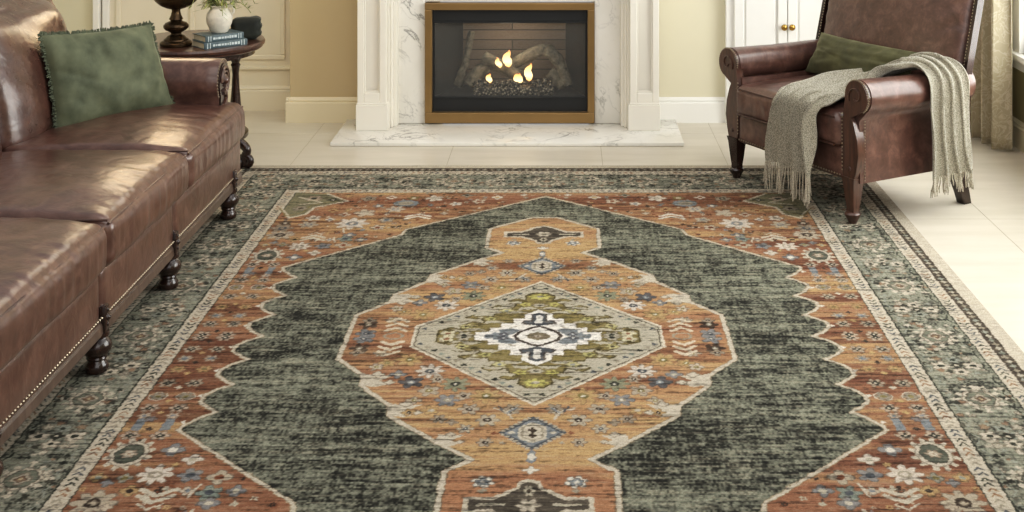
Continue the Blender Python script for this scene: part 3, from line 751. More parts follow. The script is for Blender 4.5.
def flame(x, y, z, wd, h, lean, lab):
    w = MB(); n = 12; prof = []; wd *= 1.35; h *= 1.08
    pts = []; rd = []
    for i in range(n+1):
        t = i/n
        pts.append((lean*h*t*t+.006*math.sin(t*9), 0, h*t)); rd.append(max(.0008, wd*.5*(math.sin(math.pi*min(1, t*.75+.12))**.9)*(1-t)**.55))
    w.tube(pts, rd, 10)
    o = w.build('flame', M['flame']); o.location = (x, y, z); return tag(o, lab, 'flame', 'small flames among the logs')
def fl(px, py, wd, h, lean, lab):
    Y = 7.43; flame((px-567)*Y/F, Y, H-(py+176)*Y/F, wd, h, lean, lab)
fl(507, 66, .05, .085, .1, 'yellow flame rising behind the crossing of the two logs')
fl(499, 67, .03, .05, -.3, 'small side tongue left of the flame behind the crossed logs')
fl(528, 80, .045, .09, .15, 'tallest bright flame at the front right of the logs')
fl(518, 82, .05, .045, .1, 'low wide flame beside the tallest flame')
fl(489, 82, .03, .045, .0, 'smallest flame at the left end of the embers')

# ------------------------------------------------------------------ cabinet by the right of the fireplace
cb = thing('wall_cupboard', 'white built in cupboard with two panelled doors behind the armchair', 'cupboard', (1.62, WB, 0))
cf = 7.36-WB; cx0, cx1 = -.72, .70
w = MB(); w.box((cx0, cf, 0), (cx1, -.001, 2.2), .004); w.build('carcass', M['trim_r'], cb, smooth=False)
gap = (787.5-567)*7.34/F-1.62
for a, b, kn in ((cx0+.045, gap-.002, -1), (gap+.002, cx1-.02, 1)):
    w = MB(); w.box((a, cf-.006, .12), (b, cf, 2.1), .002)
    st_ = .052
    for p, q in (((a,.12),(a+st_,2.1)), ((b-st_,.12),(b,2.1)), ((a+st_,.12),(b-st_,.2)), ((a+st_,2.02),(b-st_,2.1))):
        w.box((p[0], cf-.024, p[1]), (q[0], cf-.004, q[1]), .004)
    w.box((a+st_+.012, cf-.014, .215), (b-st_-.012, cf-.004, 2.0), .006)
    dr = w.build('door', M['trim_r'], cb, smooth=False)
    kx = gap+kn*.022; kz = H-(27+176)*7.33/F
    w = MB(); MR = Matrix.Rotation(R(90), 3, 'X')
    w.lathe([(.011,0),(.011,.003),(.006,.006),(.006,.012),(.016,.018),(.018,.025),(.012,.031),(.002,.033)], (kx, cf-.024, kz), 16, MR)
    w.build('knob', M['brass_knob'], dr)

# ------------------------------------------------------------------ curtain
w = MB(); rows = []
nz, na = 40, 150
for i in range(nz+1):
    z = .012+(2.45-.012)*i/nz; row = []
    for j in range(na+1):
        t = j/na; y = 7.27-.56*t; xb = 2.213+.050*t
        a = 2*math.pi*(5.4*t+.25*math.sin(t*5)+.03*math.sin(z*2)); am = .046*(1-.25*z/2.4)
        row.append((xb+am*math.sin(a)+.012*math.sin(2*a+1), y+.018*math.cos(a), z))
    rows.append(row)
w.grid(rows); w.v = w.v
cu = w.build('curtain', M['curtain'], angle=80)
md_ = cu.modifiers.new('thick', 'SOLIDIFY'); md_.thickness = .004
tag(cu, 'floor length beige damask curtain hanging in folds beside the window', 'curtain')

# ------------------------------------------------------------------ soft shapes
def boxgrid(nx, ny, nz):
    idx = {}; vs = []; fs = []
    def V_(i, j, k):
        key = (i, j, k)
        if key not in idx:
            idx[key] = len(vs); vs.append((2*i/nx-1, 2*j/ny-1, 2*k/nz-1))
        return idx[key]
    for i in range(nx):
        for j in range(ny):
            for k in (0, nz): fs.append((V_(i,j,k), V_(i+1,j,k), V_(i+1,j+1,k), V_(i,j+1,k)))
    for i in range(nx):
        for k in range(nz):
            for j in (0, ny): fs.append((V_(i,j,k), V_(i+1,j,k), V_(i+1,j,k+1), V_(i,j,k+1)))
    for j in range(ny):
        for k in range(nz):
            for i in (0, nx): fs.append((V_(i,j,k), V_(i,j+1,k), V_(i,j+1,k+1), V_(i,j,k+1)))
    return vs, fs
def cushion(cx, cy, cz, hx, hy, hz, r, crown=.02, side=.01, wr=.004, seed=0, step=.014, fx=None, ridges=None, cp=.5):
    """rounded, crowned block; fx(x,y,z)->(x,y,z) reshapes after"""
    vs, fs = boxgrid(max(4, int(2*hx/step)), max(4, int(2*hy/step)), max(4, int(2*hz/step)))
    out = []
    for a, b, c in vs:
        q = Vector((a*hx, b*hy, c*hz)); core = Vector((max(-hx+r, min(hx-r, q.x)), max(-hy+r, min(hy-r, q.y)), max(-hz+r, min(hz-r, q.z))))
        d = q-core
        if d.length > 1e-9: q = core+d.normalized()*min(r, d.length) if d.length > r else q
        ka = max(0, 1-a*a); kb = max(0, 1-b*b); kc = max(0, 1-c*c)
        q.z += crown*(ka**cp)*(kb**.5)*(1 if c > 0 else -.3)*abs(c)
        q.x += side*(kb**.5)*(kc**.5)*a; q.y += side*(ka**.5)*(kc**.5)*b
        n = noise.noise(Vector((q.x*5+seed*7, q.y*5, q.z*5)))
        q.z += wr*n*1.5; q.x += wr*noise.noise(Vector((q.x*7, q.y*7+seed*5, q.z*7+3)))
        if ridges: q = ridges(q, a, b, c)
        p = (q.x+cx, q.y+cy, q.z+cz)
        out.append(fx(*p) if fx else p)
    m = MB(); m.add(out, fs); return m

# ------------------------------------------------------------------ sofa
SX = -1.42
so = thing('leather_sofa', 'long brown leather sofa with three seat cushions and turned wooden legs on the left', 'sofa', (-1.9, 4.43, 0))
def SB(name, mb, mat, parent=so, **k):
    return mb.build(name, mat, parent, xf=lambda p: (p[0]+1.9, p[1]-4.43, p[2]), **k)
seams = [3.16, 4.01, 4.86, 5.71]
def seat_ridges(q, a, b, c):
    # puckers running back from the front seam
    e = math.exp(-max(0, .36-q.x)/.10) if a > 0 else 0
    if c > -.6 and e > .02:
        n = noise.noise(Vector((q.x*2, q.y*15+2.0*math.sin(q.y*9), 1.7)))+.45*noise.noise(Vector((q.x*5, q.y*42+q.x*20, 4)))
        q.z += .006*e*n*(1 if c > .5 else .4); q.x += .010*e*n*(1-abs(c))
    e2 = math.exp(-min(abs(1-b), abs(1+b))*3.2)
    q.z += .004*e2*noise.noise(Vector((q.x*22, q.y*7, 2.2)))
    return q
for k in range(3):
    y0, y1 = seams[k], seams[k+1]
    m_ = cushion((-2.14+SX+.01)/2, (y0+y1)/2, .398, (-1.41+2.14)/2, (y1-y0)/2-.003, .080, .042, .042, .012, .004, k+1, .012, None, seat_ridges, .8)
    sc_ = SB('seat_cushion', m_, M['leather'], angle=80)
    w = MB()
    for zz in (.462,):
        w.tube([(-1.421+.004*math.sin(i*.9)*0, y0+.018+(y1-y0-.036)*i/30, zz-.0) for i in range(31)], .0045, 6)
    w.tube([(-1.421-.65*i/20, y0+.012, .474) for i in range(21)], .004, 6)
    sp_ = SB('piping', w, M['piping'], sc_)
    sp_.matrix_parent_inverse = Matrix.Identity(4)
# front rail, three upholstered sections
for k in range(3):
    y0, y1 = [3.05, 4.01, 4.755][k]+.002, [4.01, 4.755, 5.735][k]-.002
    m_ = cushion(-1.49, (y0+y1)/2, .238, .052, (y1-y0)/2, .090, .018, 0, .006, .0015, 20+k, .02)
    SB('seat_rail', m_, M['leather'], angle=80)
w = MB()
y = 3.06
while y < 5.73:
    w.ball((-1.4345, y, .178), .0052, .8, 6, 4); y += .0175
o = SB('nailhead_trim', w, M['nail']); o['kind'] = 'stuff'
w = MB(); w.prism([(-1.54,.118),(-1.437,.118),(-1.431,.126),(-1.434,.152),(-1.440,.164),(-1.54,.164)], 'y', 3.05, 5.735); w.box((-2.28,3.05,.118), (-1.54,5.735,.15))
SB('base_rail', w, M['taupe'], smooth=False)
for yy in (3.25, 4.03, 4.755, 5.595):            # carved stile blocks over each leg
    w = MB(); w.box((-1.47, yy-.017, .118), (-1.424, yy+.020, .210), .006); w.ball((-1.426, yy, .172), .012, .9, 10, 6); w.ball((-1.426, yy, .195), .007, 1, 8, 5); w.ball((-1.426, yy, .150), .007, 1, 8, 5)
    SB('leg_block', w, M['darkwood'])
lp = [(.024,.0),(.031,.004),(.034,.014),(.033,.026),(.027,.034),(.025,.040),(.030,.046),(.028,.052),(.033,.058),(.041,.070),(.044,.082),(.041,.095),(.033,.106),(.030,.111),(.036,.116),(.036,.128)]
for xx, z0 in ((-1.458, RT), (-2.22, 0)):
    for yy in (3.25, 4.03, 4.755, 5.595):
        w = MB(); w.lathe([(r*1.06, z0+z*(.128-z0)/.128) for r, z in lp], (xx, yy, 0), 24)
        SB('leg', w, M['darkwood'])
# body under the cushions and back frame
w = MB(); w.box((-2.26, 3.05, .15), (-1.52, 5.73, .322), .01); SB('seat_deck', w, M['leather'])
bf = []
w = MB(); prof = [(-2.14,.15),(-2.14,.42),(-2.27,.86),(-2.30,.92),(-2.345,.945),(-2.39,.93),(-2.41,.88),(-2.34,.15)]
w.prism([(p[0], p[1]) for p in prof], 'y', 3.05, 5.80)
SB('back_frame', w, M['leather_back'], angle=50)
for k in range(3):
    y0, y1 = seams[k], seams[k+1]
    hz_ = .275
    def lean(x, y, z):
        t = (z-.44); return (x-.30*t-.10*max(0, t-.12)**2, y, z)
    def br(q, a, b, c):
        if a > 0:
            e = max(0, 1-abs(b)); 
            q.x -= .070*abs(b)**5; q.x += .050*(max(0, 1-b*b)**.6)*(max(0, 1-c*c)**.5)*a
        q.x += .010*noise.noise(Vector((q.y*5, q.z*9+3*q.y, k*3+1)))*(.4+max(0, c))
        d = math.exp(-((q.y)**2/.0022+(q.z)**2/.0022)); q.x -= .012*d*(1 if a > 0 else 0)
        return q
    m_ = cushion(-2.17, (y0+y1)/2+.0, .44+hz_-.02, .105, (y1-y0)/2+.012, hz_, .085, .018, .02, .004, 40+k, .018, lean, br)
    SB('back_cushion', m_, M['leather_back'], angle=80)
# rolled arms
def arm_mesh(y0, y1, rise=.0):
    m = MB(); yc = (y0+y1)/2; r = (y1-y0)/2
    prof = [(yc-r*math.cos(R(a)), .590+.098*math.sin(R(a))) for a in range(-40, 221, 10)]
    prof = [(y0+.03,.15),(y0+.03,.48)]+prof+[(y1-.03,.48),(y1-.03,.15)]
    n = 30; rows = []
    for i in range(n+1):
        t = i/n; x = -2.22+(.728)*t
        s_ = 1-.10*max(0, (t-.93)/.07)**2
        rows.append([(x, yc+(p[0]-yc)*s_, p[1]+.004*noise.noise(Vector((x*8, p[0]*8, p[1]*8)))-(1-s_)*.25*(p[1]-.5 if p[1] > .5 else 0)) for p in prof])
    m.grid(rows)
    b0 = len(m.v)-len(prof); m.f.append(tuple(range(b0, b0+len(prof)))); m.mi.append(0)
    m.f.append(tuple(range(len(prof)))); m.mi.append(0)
    return m
for (y0, y1) in ((5.530, 5.735), (2.95, 3.155)):
    ar = SB('arm', arm_mesh(y0, y1), M['leather'], angle=60)
    yc = (y0+y1)/2
    w = MB()                                       # carved wooden scroll facing
    poly = [(yc-.076*math.cos(R(a)), .588+.078*math.sin(R(a))) for a in range(-40, 221, 13)]+[(yc+.055,.48),(yc+.05,.33),(yc-.05,.33),(yc-.055,.48)]
    w.prism(poly, 'x', -1.500, -1.484)
    fac = SB('arm_facing', w, M['darkwood'], ar, angle=50)
    w = MB()
    for t_ in range(3):
        rr_ = .060-.018*t_
        w.tube([(-1.481, yc-rr_*math.cos(math.pi*2*i/20*.8), .590+rr_*.95*math.sin(math.pi*2*i/20*.8)) for i in range(21)], .006, 6)
    w.ball((-1.481, yc, .590), .018, 1, 10, 6)
    w.tube([(-1.481, yc-.03+.05*math.sin(i*.35), .55-.008*i) for i in range(12)], .007, 6)
    SB('scroll_carving', w, M['midwood'], ar)
    w = MB()
    for i in range(30):
        a = R(-40)+R(260)*i/29; w.ball((-1.491, yc-.090*math.cos(a), .589+.090*math.sin(a)), .0045, 1, 6, 4)
    SB('arm_nailhead', w, M['nail'], ar)

# ------------------------------------------------------------------ pillows
def pillow(name, A, B, C, Dd, thick, mat, label, fringe=None, seed=0, pinch=.05, loc=None):
    """A bottom-left, B bottom-right, C top-right, D top-left"""
    A, B, C, Dd = map(Vector, (A, B, C, Dd)); ctr = (A+B+C+Dd)/4
    nn = ((B-A).cross(Dd-A)).normalized()
    n = 44; m = MB(); sides = []
    ins_ = lambda s, t: None
    def P(s, t, sg):
        a = 2*s-1; b = 2*t-1
        s2 = .5+.5*a*(1-pinch*(1-b*b)); t2 = .5+.5*b*(1-pinch*1.3*(1-a*a))
        base = (A*(1-s2)+B*s2)*(1-t2)+(Dd*(1-s2)+C*s2)*t2
        h = (max(0, 1-abs(a)**2.4)*max(0, 1-abs(b)**2.4))**.55
        wv = noise.noise(Vector((a*2.5+seed, b*2.5, sg)))*.22+abs(noise.noise(Vector((a*3.2+b*1.2+seed, b*2.2-a*1.2, sg+2))))*.35*(1.15-h)
        rad = noise.noise(Vector((math.atan2(b, a)*3.2, seed, sg)))*.30*(max(abs(a), abs(b))**3)
        cr = .10*math.exp(-((abs(a)-.30-.25*b)/.07)**2)*max(0, b)*(1-b*b*.5)+.08*math.exp(-((b+.35+.6*a)/.06)**2)*max(0, -a)
        return base+nn*sg*thick*(h*(1+wv+rad-cr*1.6)+.01)
    for sg in (1, -1):
        m.grid([[P(i/n, j/n, sg)[:] for i in range(n+1)] for j in range(n+1)])
    root = m.build(name, mat, None, angle=80, xf=lambda p: (Vector(p)-ctr))
    root.location = ctr
    tag(root, label, 'pillow')
    if fringe:
        w = MB(); r2 = random.Random(seed)
        edge = [(i/90, 0) for i in range(90)]+[(1, i/62) for i in range(62)]+[(1-i/90, 1) for i in range(90)]+[(0, 1-i/62) for i in range(62)]
        c2 = (A+B+C+Dd)/4
        for rep in range(3):
            for s, t in edge:
                p = P(s, t, 1)-nn*thick*.01; d = (p-c2); d = (d-nn*d.dot(nn)).normalized()
                if s in (0, 1): d = Vector((B-A).normalized()*(1 if s == 1 else -1))
                elif t in (0, 1): d = Vector((Dd-A).normalized()*(1 if t == 1 else -1))
                j = Vector((r2.uniform(-1,1), r2.uniform(-1,1), r2.uniform(-1,1)))*.006
                w.tube([p-ctr-d*.006+j*.6, p-ctr+d*.004+j, p-ctr+d*r2.uniform(.005,.009)+j*1.2], [.0030,.0036,.0022], 4)
        w.build('fringe', fringe, root)
    return root
pillow('throw_pillow', (-2.010,5.120,.480), (-1.672,5.540,.490), (-1.790,5.590,.842), (-2.105,5.190,.860), .080, M['velvet'],
       'large green velvet cushion with a frayed trim leaning in the corner of the sofa', M['fringe_green'], 3)

# ------------------------------------------------------------------ armchair (local frame: -y front, +x to the viewer's right)
AX, AY, AR = 1.006, 5.880, math.atan2(-.871, .491)
ch = thing('leather_armchair', 'brown leather armchair with rolled arms and brass nailhead trim beside the cupboard', 'armchair', (AX, AY, 0), AR)
sm = cushion(0, .27, .388, .362, .305, .072, .030, .026, .012, .003, 61, .013, None,
             lambda q, a, b, c: Vector((q.x, q.y-.006*max(0,-b)*noise.noise(Vector((q.x*28, 0, q.z*6)))*(1-abs(c)), q.z+.003*noise.noise(Vector((q.x*12, q.y*12, 5))))))
sc_ = sm.build('seat_cushion', M['leather_chair'], ch, angle=80)
w = MB()
for zz in (.448, .328): w.tube([(-.345+.69*i/20, -.039, zz) for i in range(21)], .004, 6)
w.build('piping', M['piping'], sc_)
m_ = cushion(0, .02, .252, .372, .030, .070, .014, 0, .004, .0015, 70, .02); m_.build('seat_rail', M['leather_chair'], ch, angle=80)
w = MB()
for i in range(42): w.ball((-.355+.71*i/41, -.015, .200), .0042, 1, 6, 4)
w.build('nailhead', M['nail'], ch)
w = MB(); w.box((-.37, .03, .175), (.37, .60, .32), .006); w.build('seat_deck', M['leather_chair'], ch)
ac_x, ac_z, ar_r = .452, .548, .072
for s in (-1, 1):
    # upholstered arm: roll, inside wall and outside panel, swept front to back
    sec = []
    for i in range(25):
        a = R(-150)+R(300)*i/24          # around the roll from lower inside over the top to lower outside
        sec.append((ac_x-ar_r*math.sin(a+R(0))*1.0, ac_z+ar_r*math.cos(a)))
    # a=-150: x=+.036.. (outer-low) ; reorder so it runs inside -> outside
    sec = sec[::-1]
    sec = [(.365,.19),(.362,.40),(.368,.49)]+[p for p in sec if not (p[0] < .40 and p[1] < .52)]
    sec = sec+[(.447,.44),(.452,.30),(.452,.178)]
    rows = []
    for i in range(29):
        t = i/28; y = .012+.615*t
        e = 1-.0*t
        sh = .12*max(0, (t-.94)/.06)**2
        rows.append([(s*(p[0]+(ac_x-p[0])*sh), y, p[1]-(.006*math.sin(t*3)) + (.002*noise.noise(Vector((p[0]*14, y*10, s))))) if p[1] > .46 else (s*p[0], y, p[1]) for p in sec])
    w = MB(); w.grid(rows); nS = len(sec)
    w.f.append(tuple(range(nS))); w.mi.append(0); b0 = len(w.v)-nS; w.f.append(tuple(range(b0, b0+nS))); w.mi.append(0)
    ar = w.build('arm', M['leather_chair'], ch, angle=60)
    # show-wood post with scroll head
    pol = [(ac_x-(ar_r-.004)*math.sin(R(a)), ac_z+(ar_r-.004)*math.cos(R(a))) for a in range(100, -151, -14)]
    pol = [(.376,.19),(.366,.24),(.366,.36),(.372,.46)]+pol+[(.424,.455),(.437,.43),(.458,.37),(.466,.30),(.455,.24),(.440,.19)]
    w = MB(); w.prism([(s*p[0], p[1]) for p in pol], 'y', -.012, .030)
    ps = w.build('arm_post', M['midwood'], ch, angle=35)
    w = MB(); MR = Matrix.Rotation(R(90), 3, 'X')
    w.tube([(s*(ac_x-rr2*math.sin(th)), -.014, ac_z+rr2*math.cos(th)) for th, rr2 in [(R(120-20*i), .046-.0020*i) for i in range(19)]], .0035, 6)
    w.build('scroll_carving', M['midwood'], ps)
    w = MB(); w.lathe([(.012,0),(.010,.004),(.002,.006)], (s*.412, -.012, .235), 10, MR); w.build('rosette', M['midwood'], ps)
    w = MB()
    for i in range(30):
        a = R(100)-R(245)*i/29; w.ball((s*(ac_x-(ar_r-.001)*math.sin(a)), -.006, ac_z+(ar_r-.001)*math.cos(a)), .0042, 1, 6, 4)
    w.build('post_nailhead', M['nail'], ps); w = MB()
    for i in range(16): w.ball((s*.368, -.013, .225+.24*i/15), .004, 1, 6, 4)
    w.build('post_nailhead', M['nail'], ps); w = MB()
    for i in range(20): w.ball((s*.4535, .036, .19+.25*i/19), .004, 1, 6, 4)
    w.build('post_nailhead', M['nail'], ps)
    # front leg: square taper with turned cup foot
    w = MB(); sq = [(.040,.20),(.034,.175),(.027,.11),(.021,.066),(.022,.054)]
    vs = []; fs = []
    for hw, z in sq:
        vs += [(s*.408-hw, .012-hw*.8, z), (s*.408+hw, .012-hw*.8, z), (s*.408+hw, .012+hw*.8, z), (s*.408-hw, .012+hw*.8, z)]
    for i in range(len(sq)-1):
        for k in range(4): fs.append((i*4+k, i*4+(k+1) % 4, (i+1)*4+(k+1) % 4, (i+1)*4+k))
    fs += [(0,1,2,3), tuple(range(len(vs)-4, len(vs)))]
    w.add(vs, fs); w.lathe([(.016,RT),(.022,.014),(.026,.024),(.034,.036),(.036,.044),(.033,.050),(.026,.054)], (s*.408, .010, 0), 20)
    w.build('leg', M['midwood'] if s > 0 else M['darkwood'], ch)
    # rear leg raked backwards
    w = MB(); vs = []; fs = []
    L = [(.022,.655,0),(.024,.640,.05),(.028,.615,.12),(.032,.590,.20)]
    for hw, y, z in L: vs += [(s*.42-hw, y-hw, z), (s*.42+hw, y-hw, z), (s*.42+hw, y+hw, z), (s*.42-hw, y+hw, z)]
    for i in range(3):
        for k in range(4): fs.append((i*4+k, i*4+(k+1) % 4, (i+1)*4+(k+1) % 4, (i+1)*4+k))
    fs += [(0,1,2,3), (12,13,14,15)]
    w.add(vs, fs); w.build('leg', M['darkwood'], ch)
# back: leaning upholstered panel in a wooden frame
def backx(x, y, z): return (x, y+.235*(z-.57), z)
m_ = cushion(0, .612, .735, .478, .038, .330, .045, .01, .0, .003, 80, .016, backx,
     lambda q, a, b, c: Vector((q.x, q.y-(.045*(max(0, 1-a*a)**.6)*(max(0, 1-c*c)**.6) if b < 0 else 0)
        +(.008*noise.noise(Vector((q.x*6, q.z*22-q.x*10, 3)))*max(0, abs(a)-.55)*2.2), q.z)))
bk = m_.build('back', M['leather_chair'], ch, angle=80)
for s in (-1, 1):
    w = MB()
    pts = [(.50,.580,.20),(.50,.582,.45),(.50,.588,.57),(.50,.642,.80),(.50,.708,1.08)]
    vs = []; fs = []
    for x, y, z in pts: vs += [(s*.480, y-.018, z), (s*.504, y-.018, z), (s*.504, y+.022, z), (s*.480, y+.022, z)]
    for i in range(len(pts)-1):
        for k in range(4): fs.append((i*4+k, i*4+(k+1) % 4, (i+1)*4+(k+1) % 4, (i+1)*4+k))
    fs += [(0,1,2,3), tuple(range(len(vs)-4, len(vs)))]
    w.add(vs, fs); w.build('back_side_rail', M['darkwood'], ch, smooth=False)
w = MB(); w.box((-.504,.68,1.06), (.504,.76,1.10), .01); w.build('top_rail', M['darkwood'], ch)
w = MB(); w.box((-.44,.58,.17), (.44,.61,.55)); w.build('rear_panel', M['leather_chair'], ch)
for s in (-1, 1):
    w = MB()
    for i in range(34):
        z = .58+.46*i/33; w.ball((s*.484, .572+.235*(z-.57)+.0, z), .0042, 1, 6, 4)
    w.build('back_nailhead', M['nail'], ch)

CM = Matrix.Translation((AX, AY, 0)) @ Matrix.Rotation(AR, 4, 'Z')
def cl(x, y, z): return CM @ Vector((x, y, z))
pillow('lumbar_pillow', cl(-.375,.40,.482), cl(.335,.40,.488), cl(.325,.47,.676), cl(-.370,.50,.668), .068, M['velvet_chair'],
       'small olive velvet lumbar cushion on the armchair against its back', None, 9, .06)

# throw over the armchair
def crom(P, t):
    n = len(P)-1; k = min(int(t*n), n-1); f = t*n-k
    p0, p1, p2, p3 = P[max(k-1,0)], P[k], P[k+1], P[min(k+2,n)]
    return .5*((2*p1)+(p2-p0)*f+(2*p0-5*p1+4*p2-p3)*f*f+(3*p1-p0-3*p2+p3)*f**3)
EA = [(-.045,-.075,.185),(-.030,-.080,.30),(.0,-.080,.42),(.035,-.050,.490),(.01,.07,.506),(-.055,.26,.514),(.07,.44,.535),(.29,.48,.60),(.40,.490,.640),(.47,.515,.642),(.532,.530,.59),(.536,.545,.45),(.538,.560,.30),(.540,.580,.185)]
EB = [(.285,-.075,.18),(.285,-.080,.30),(.285,-.080,.42),(.295,-.055,.475),(.315,-.02,.490),(.340,.06,.505),(.352,.14,.545),(.370,.20,.605),(.42,.25,.635),(.47,.320,.642),(.534,.335,.59),(.538,.335,.45),(.536,.330,.30),(.534,.325,.175)]
EA = [Vector(p) for p in EA]; EB = [Vector(p) for p in EB]
nt_, ns_ = 130, 64
def throw_pt(t, s):
    a, b = crom(EA, t), crom(EB, t); p = a.lerp(b, s)
    e = .004
    T = (crom(EA, min(1, t+e)).lerp(crom(EB, min(1, t+e)), s)-crom(EA, max(0, t-e)).lerp(crom(EB, max(0, t-e)), s)).normalized()
    nn = (b-a).cross(T).normalized()
    ph = math.pi*(3.6*s+.35*math.sin(t*6+.5)+.06*math.sin(t*31+s*5))
    amp = (.044 if t < .6 else .044-.018*min(1, (t-.6)/.15))+.005*math.sin(t*11+1)
    f = (.5-.5*math.cos(2*ph))**.7+.10*math.sin(ph*2.3+t*9)
    return p+nn*(f*amp)*SGN+(b-a).normalized()*.012*math.sin(2*ph)
# outward is -y at the front hang
a_, b_ = EA[1], EB[1]; nn0 = (b_-a_).cross(Vector((0,0,1))); SGN = 1 if nn0.y < 0 else -1
rows = [[throw_pt(i/nt_, j/ns_)[:] for j in range(ns_+1)] for i in range(nt_+1)]
w = MB(); w.grid(rows)
C0 = cl(.3, .2, 0)
th = w.build('throw_blanket', M['knit'], None, angle=80)
th.location = (AX, AY, 0); th.rotation_euler = (0,0,AR)
sd = th.modifiers.new('thick', 'SOLIDIFY'); sd.thickness = .006; sd.offset = 1
tag(th, 'grey woven throw blanket with fringed ends draped over the armchair seat and arm', 'blanket')
r3 = random.Random(4)
for end in (0, 1):
    w = MB()
    for k in range(78):
        s = r3.random() if k > 60 else k/60
        p = throw_pt(end, s); ln = r3.uniform(.085,.125) if end == 0 else r3.uniform(.045,.075)
        dx, dy = r3.uniform(-.012,.012), r3.uniform(-.012,.008)
        pts = [p+Vector((0,0,.006)), p+Vector((dx*.3, dy*.3, -ln*.35)), p+Vector((dx*.9+r3.uniform(-.004,.004), dy*.7, -ln*.7)), p+Vector((dx, dy, -ln))]
        w.tube(pts, [.0034,.0032,.003,.0022], 5)
    w.build('fringe', M['knit2'], th)

# ------------------------------------------------------------------ side table and what stands on it
TX, TY, TH_, TR = -1.862, 6.50, .62, .345
tb = thing('side_table', 'round dark wooden side table with turned columns and scroll feet behind the sofa', 'table', (TX, TY, 0))
w = MB(); w.lathe([(TR-.02,TH_-.042),(TR-.012,TH_-.036),(TR-.018,TH_-.028),(TR-.002,TH_-.022),(TR,TH_-.012),(TR-.006,TH_-.002),(TR-.02,TH_)], (0,0,0), 64); w.build('tabletop', M['midwood'], tb)
w = MB(); w.lathe([(TR-.05,TH_-.07),(TR-.05,TH_-.04)], (0,0,0), 48); w.build('apron', M['darkwood'], tb)
w = MB(); w.lathe([(.255,.130),(.262,.138),(.262,.155),(.25,.165)], (0,0,0), 48); w.build('lower_shelf', M['darkwood'], tb)
for k in range(4):
    a = R(-18+90*k); ca, sa = math.cos(a), math.sin(a)
    w = MB(); pr = [(.020,.15),(.030,.17),(.030,.19),(.020,.20),(.024,.22),(.032,.26),(.026,.32),(.019,.40),(.016,.47),(.020,.50),(.024,.51),(.018,.52),(.024,.535),(.026,.56)]
    w.lathe(pr, (.235*ca, .235*sa, 0), 18); w.build('leg', M['darkwood'], tb)
    w = MB(); pts = []; rd = []
    for i in range(26):
        t = i/25
        # S-scroll foot: leaves the shelf, bulges out and curls on the floor
        if t < .55:
            u = t/.55; rad = .225+.075*math.sin(u*math.pi*.75); z = .145-.085*u
        else:
            u = (t-.55)/.45; th_ = -math.pi*.5+u*math.pi*1.55
            rad = .285+.028*math.cos(th_)+.006; z = .040+.022*math.sin(th_)
        pts.append((rad*ca, rad*sa, z)); rd.append(.024-.008*t)
    w.tube(pts, rd, 10); w.ball((.298*ca, .298*sa, .098), .021, 1, 12, 8); w.ball((.26*ca, .26*sa, .028), .028, 1, 12, 8)
    w.build('scroll_foot', M['darkwood'], tb)
lx, ly = -1.905, 6.335
lm = thing('table_lamp', 'dark bronze urn shaped lamp base standing on the round side table', 'lamp', (lx, ly, TH_))
w = MB(); w.lathe([(.070,0),(.076,.004),(.077,.016),(.070,.024),(.060,.028),(.058,.034),(.048,.040),(.040,.050),(.028,.056)], (0,0,0), 40); w.build('base', M['bronze'], lm)
w = MB(); w.lathe([(.028,.054),(.024,.062),(.030,.068),(.050,.078),(.060,.090),(.060,.100),(.050,.112),(.030,.120),(.026,.126),(.034,.130),(.030,.138),(.024,.150),(.020,.170),(.022,.180)], (0,0,0), 40); w.build('stem', M['bronze'], lm)
w = MB(); w.lathe([(.022,.178),(.045,.184),(.075,.198),(.098,.218),(.110,.240),(.118,.27),(.120,.31),(.108,.35),(.07,.39),(.04,.40),(.035,.43),(.045,.44),(.012,.46),(.010,.53)], (0,0,0), 48); w.build('urn', M['bronze'], lm)
m_s, nt_s, b_s = new_mat('lit_linen_shade'); b_s.inputs['Base Color'].default_value = (*lin((236,220,190)), 1); b_s.inputs['Roughness'].default_value = .9
nt_s.links.new(ramp(nt_s, noise_n(nt_s, coords(nt_s), 90), [(.3, (1,.77,.50)), (.7, (1,.84,.60))]), b_s.inputs['Emission Color']); b_s.inputs['Emission Strength'].default_value = 4.6
w = MB(); n_ = 48; rows = [[(r_*math.cos(2*math.pi*k/n_), r_*math.sin(2*math.pi*k/n_), z_) for k in range(n_+1)] for r_, z_ in ((.19,.50),(.135,.76))]; w.grid(rows)
w.build('lamp_shade', m_s, lm)  # unseen shade, added lit; its glow gives the sofa warm highlights
def book(x, y, z, rz, L, W_, T_, lab):
    b = thing('book', lab, 'book', (x, y, z), rz, 'books stacked under the white jug')
    w = MB(); w.box((-L/2,-W_/2,0), (L/2,W_/2,.0028), .001); w.box((-L/2,-W_/2,T_-.0028), (L/2,W_/2,T_), .001)
    w.box((-L/2,-W_/2-.001,0), (L/2,-W_/2+.003,T_), .0012)
    w.build('cover', M['book'], b)
    w = MB(); w.box((-L/2+.004,-W_/2+.003,.0028), (L/2-.004,W_/2-.004,T_-.0028)); w.build('pages', M['pages'], b, smooth=False)
    w = MB(); yb = -W_/2-.0016
    for i in (-.42,-.36,.36,.42): w.box((i*L-.002, yb, .002), (i*L+.002, yb+.001, T_-.002))
    r5 = random.Random(int(T_*10000)); xx = -.30*L
    while xx < .30*L:
        wd_ = r5.uniform(.006, .016); hh = r5.uniform(.25,.5)*T_
        w.box((xx, yb, T_/2-hh/2), (xx+wd_, yb+.001, T_/2+hh/2)); xx += wd_+.004
    w.build('spine_stamp', M['foil'], b, smooth=False)
    return b
BA = R(43)
book(-1.695, 6.345, TH_, R(40), .225, .140, .030, 'lower of two blue grey hardback books stacked on the side table')
book(-1.705, 6.355, TH_+.0302, R(43), .205, .132, .030, 'upper blue grey hardback book directly under the white jug')
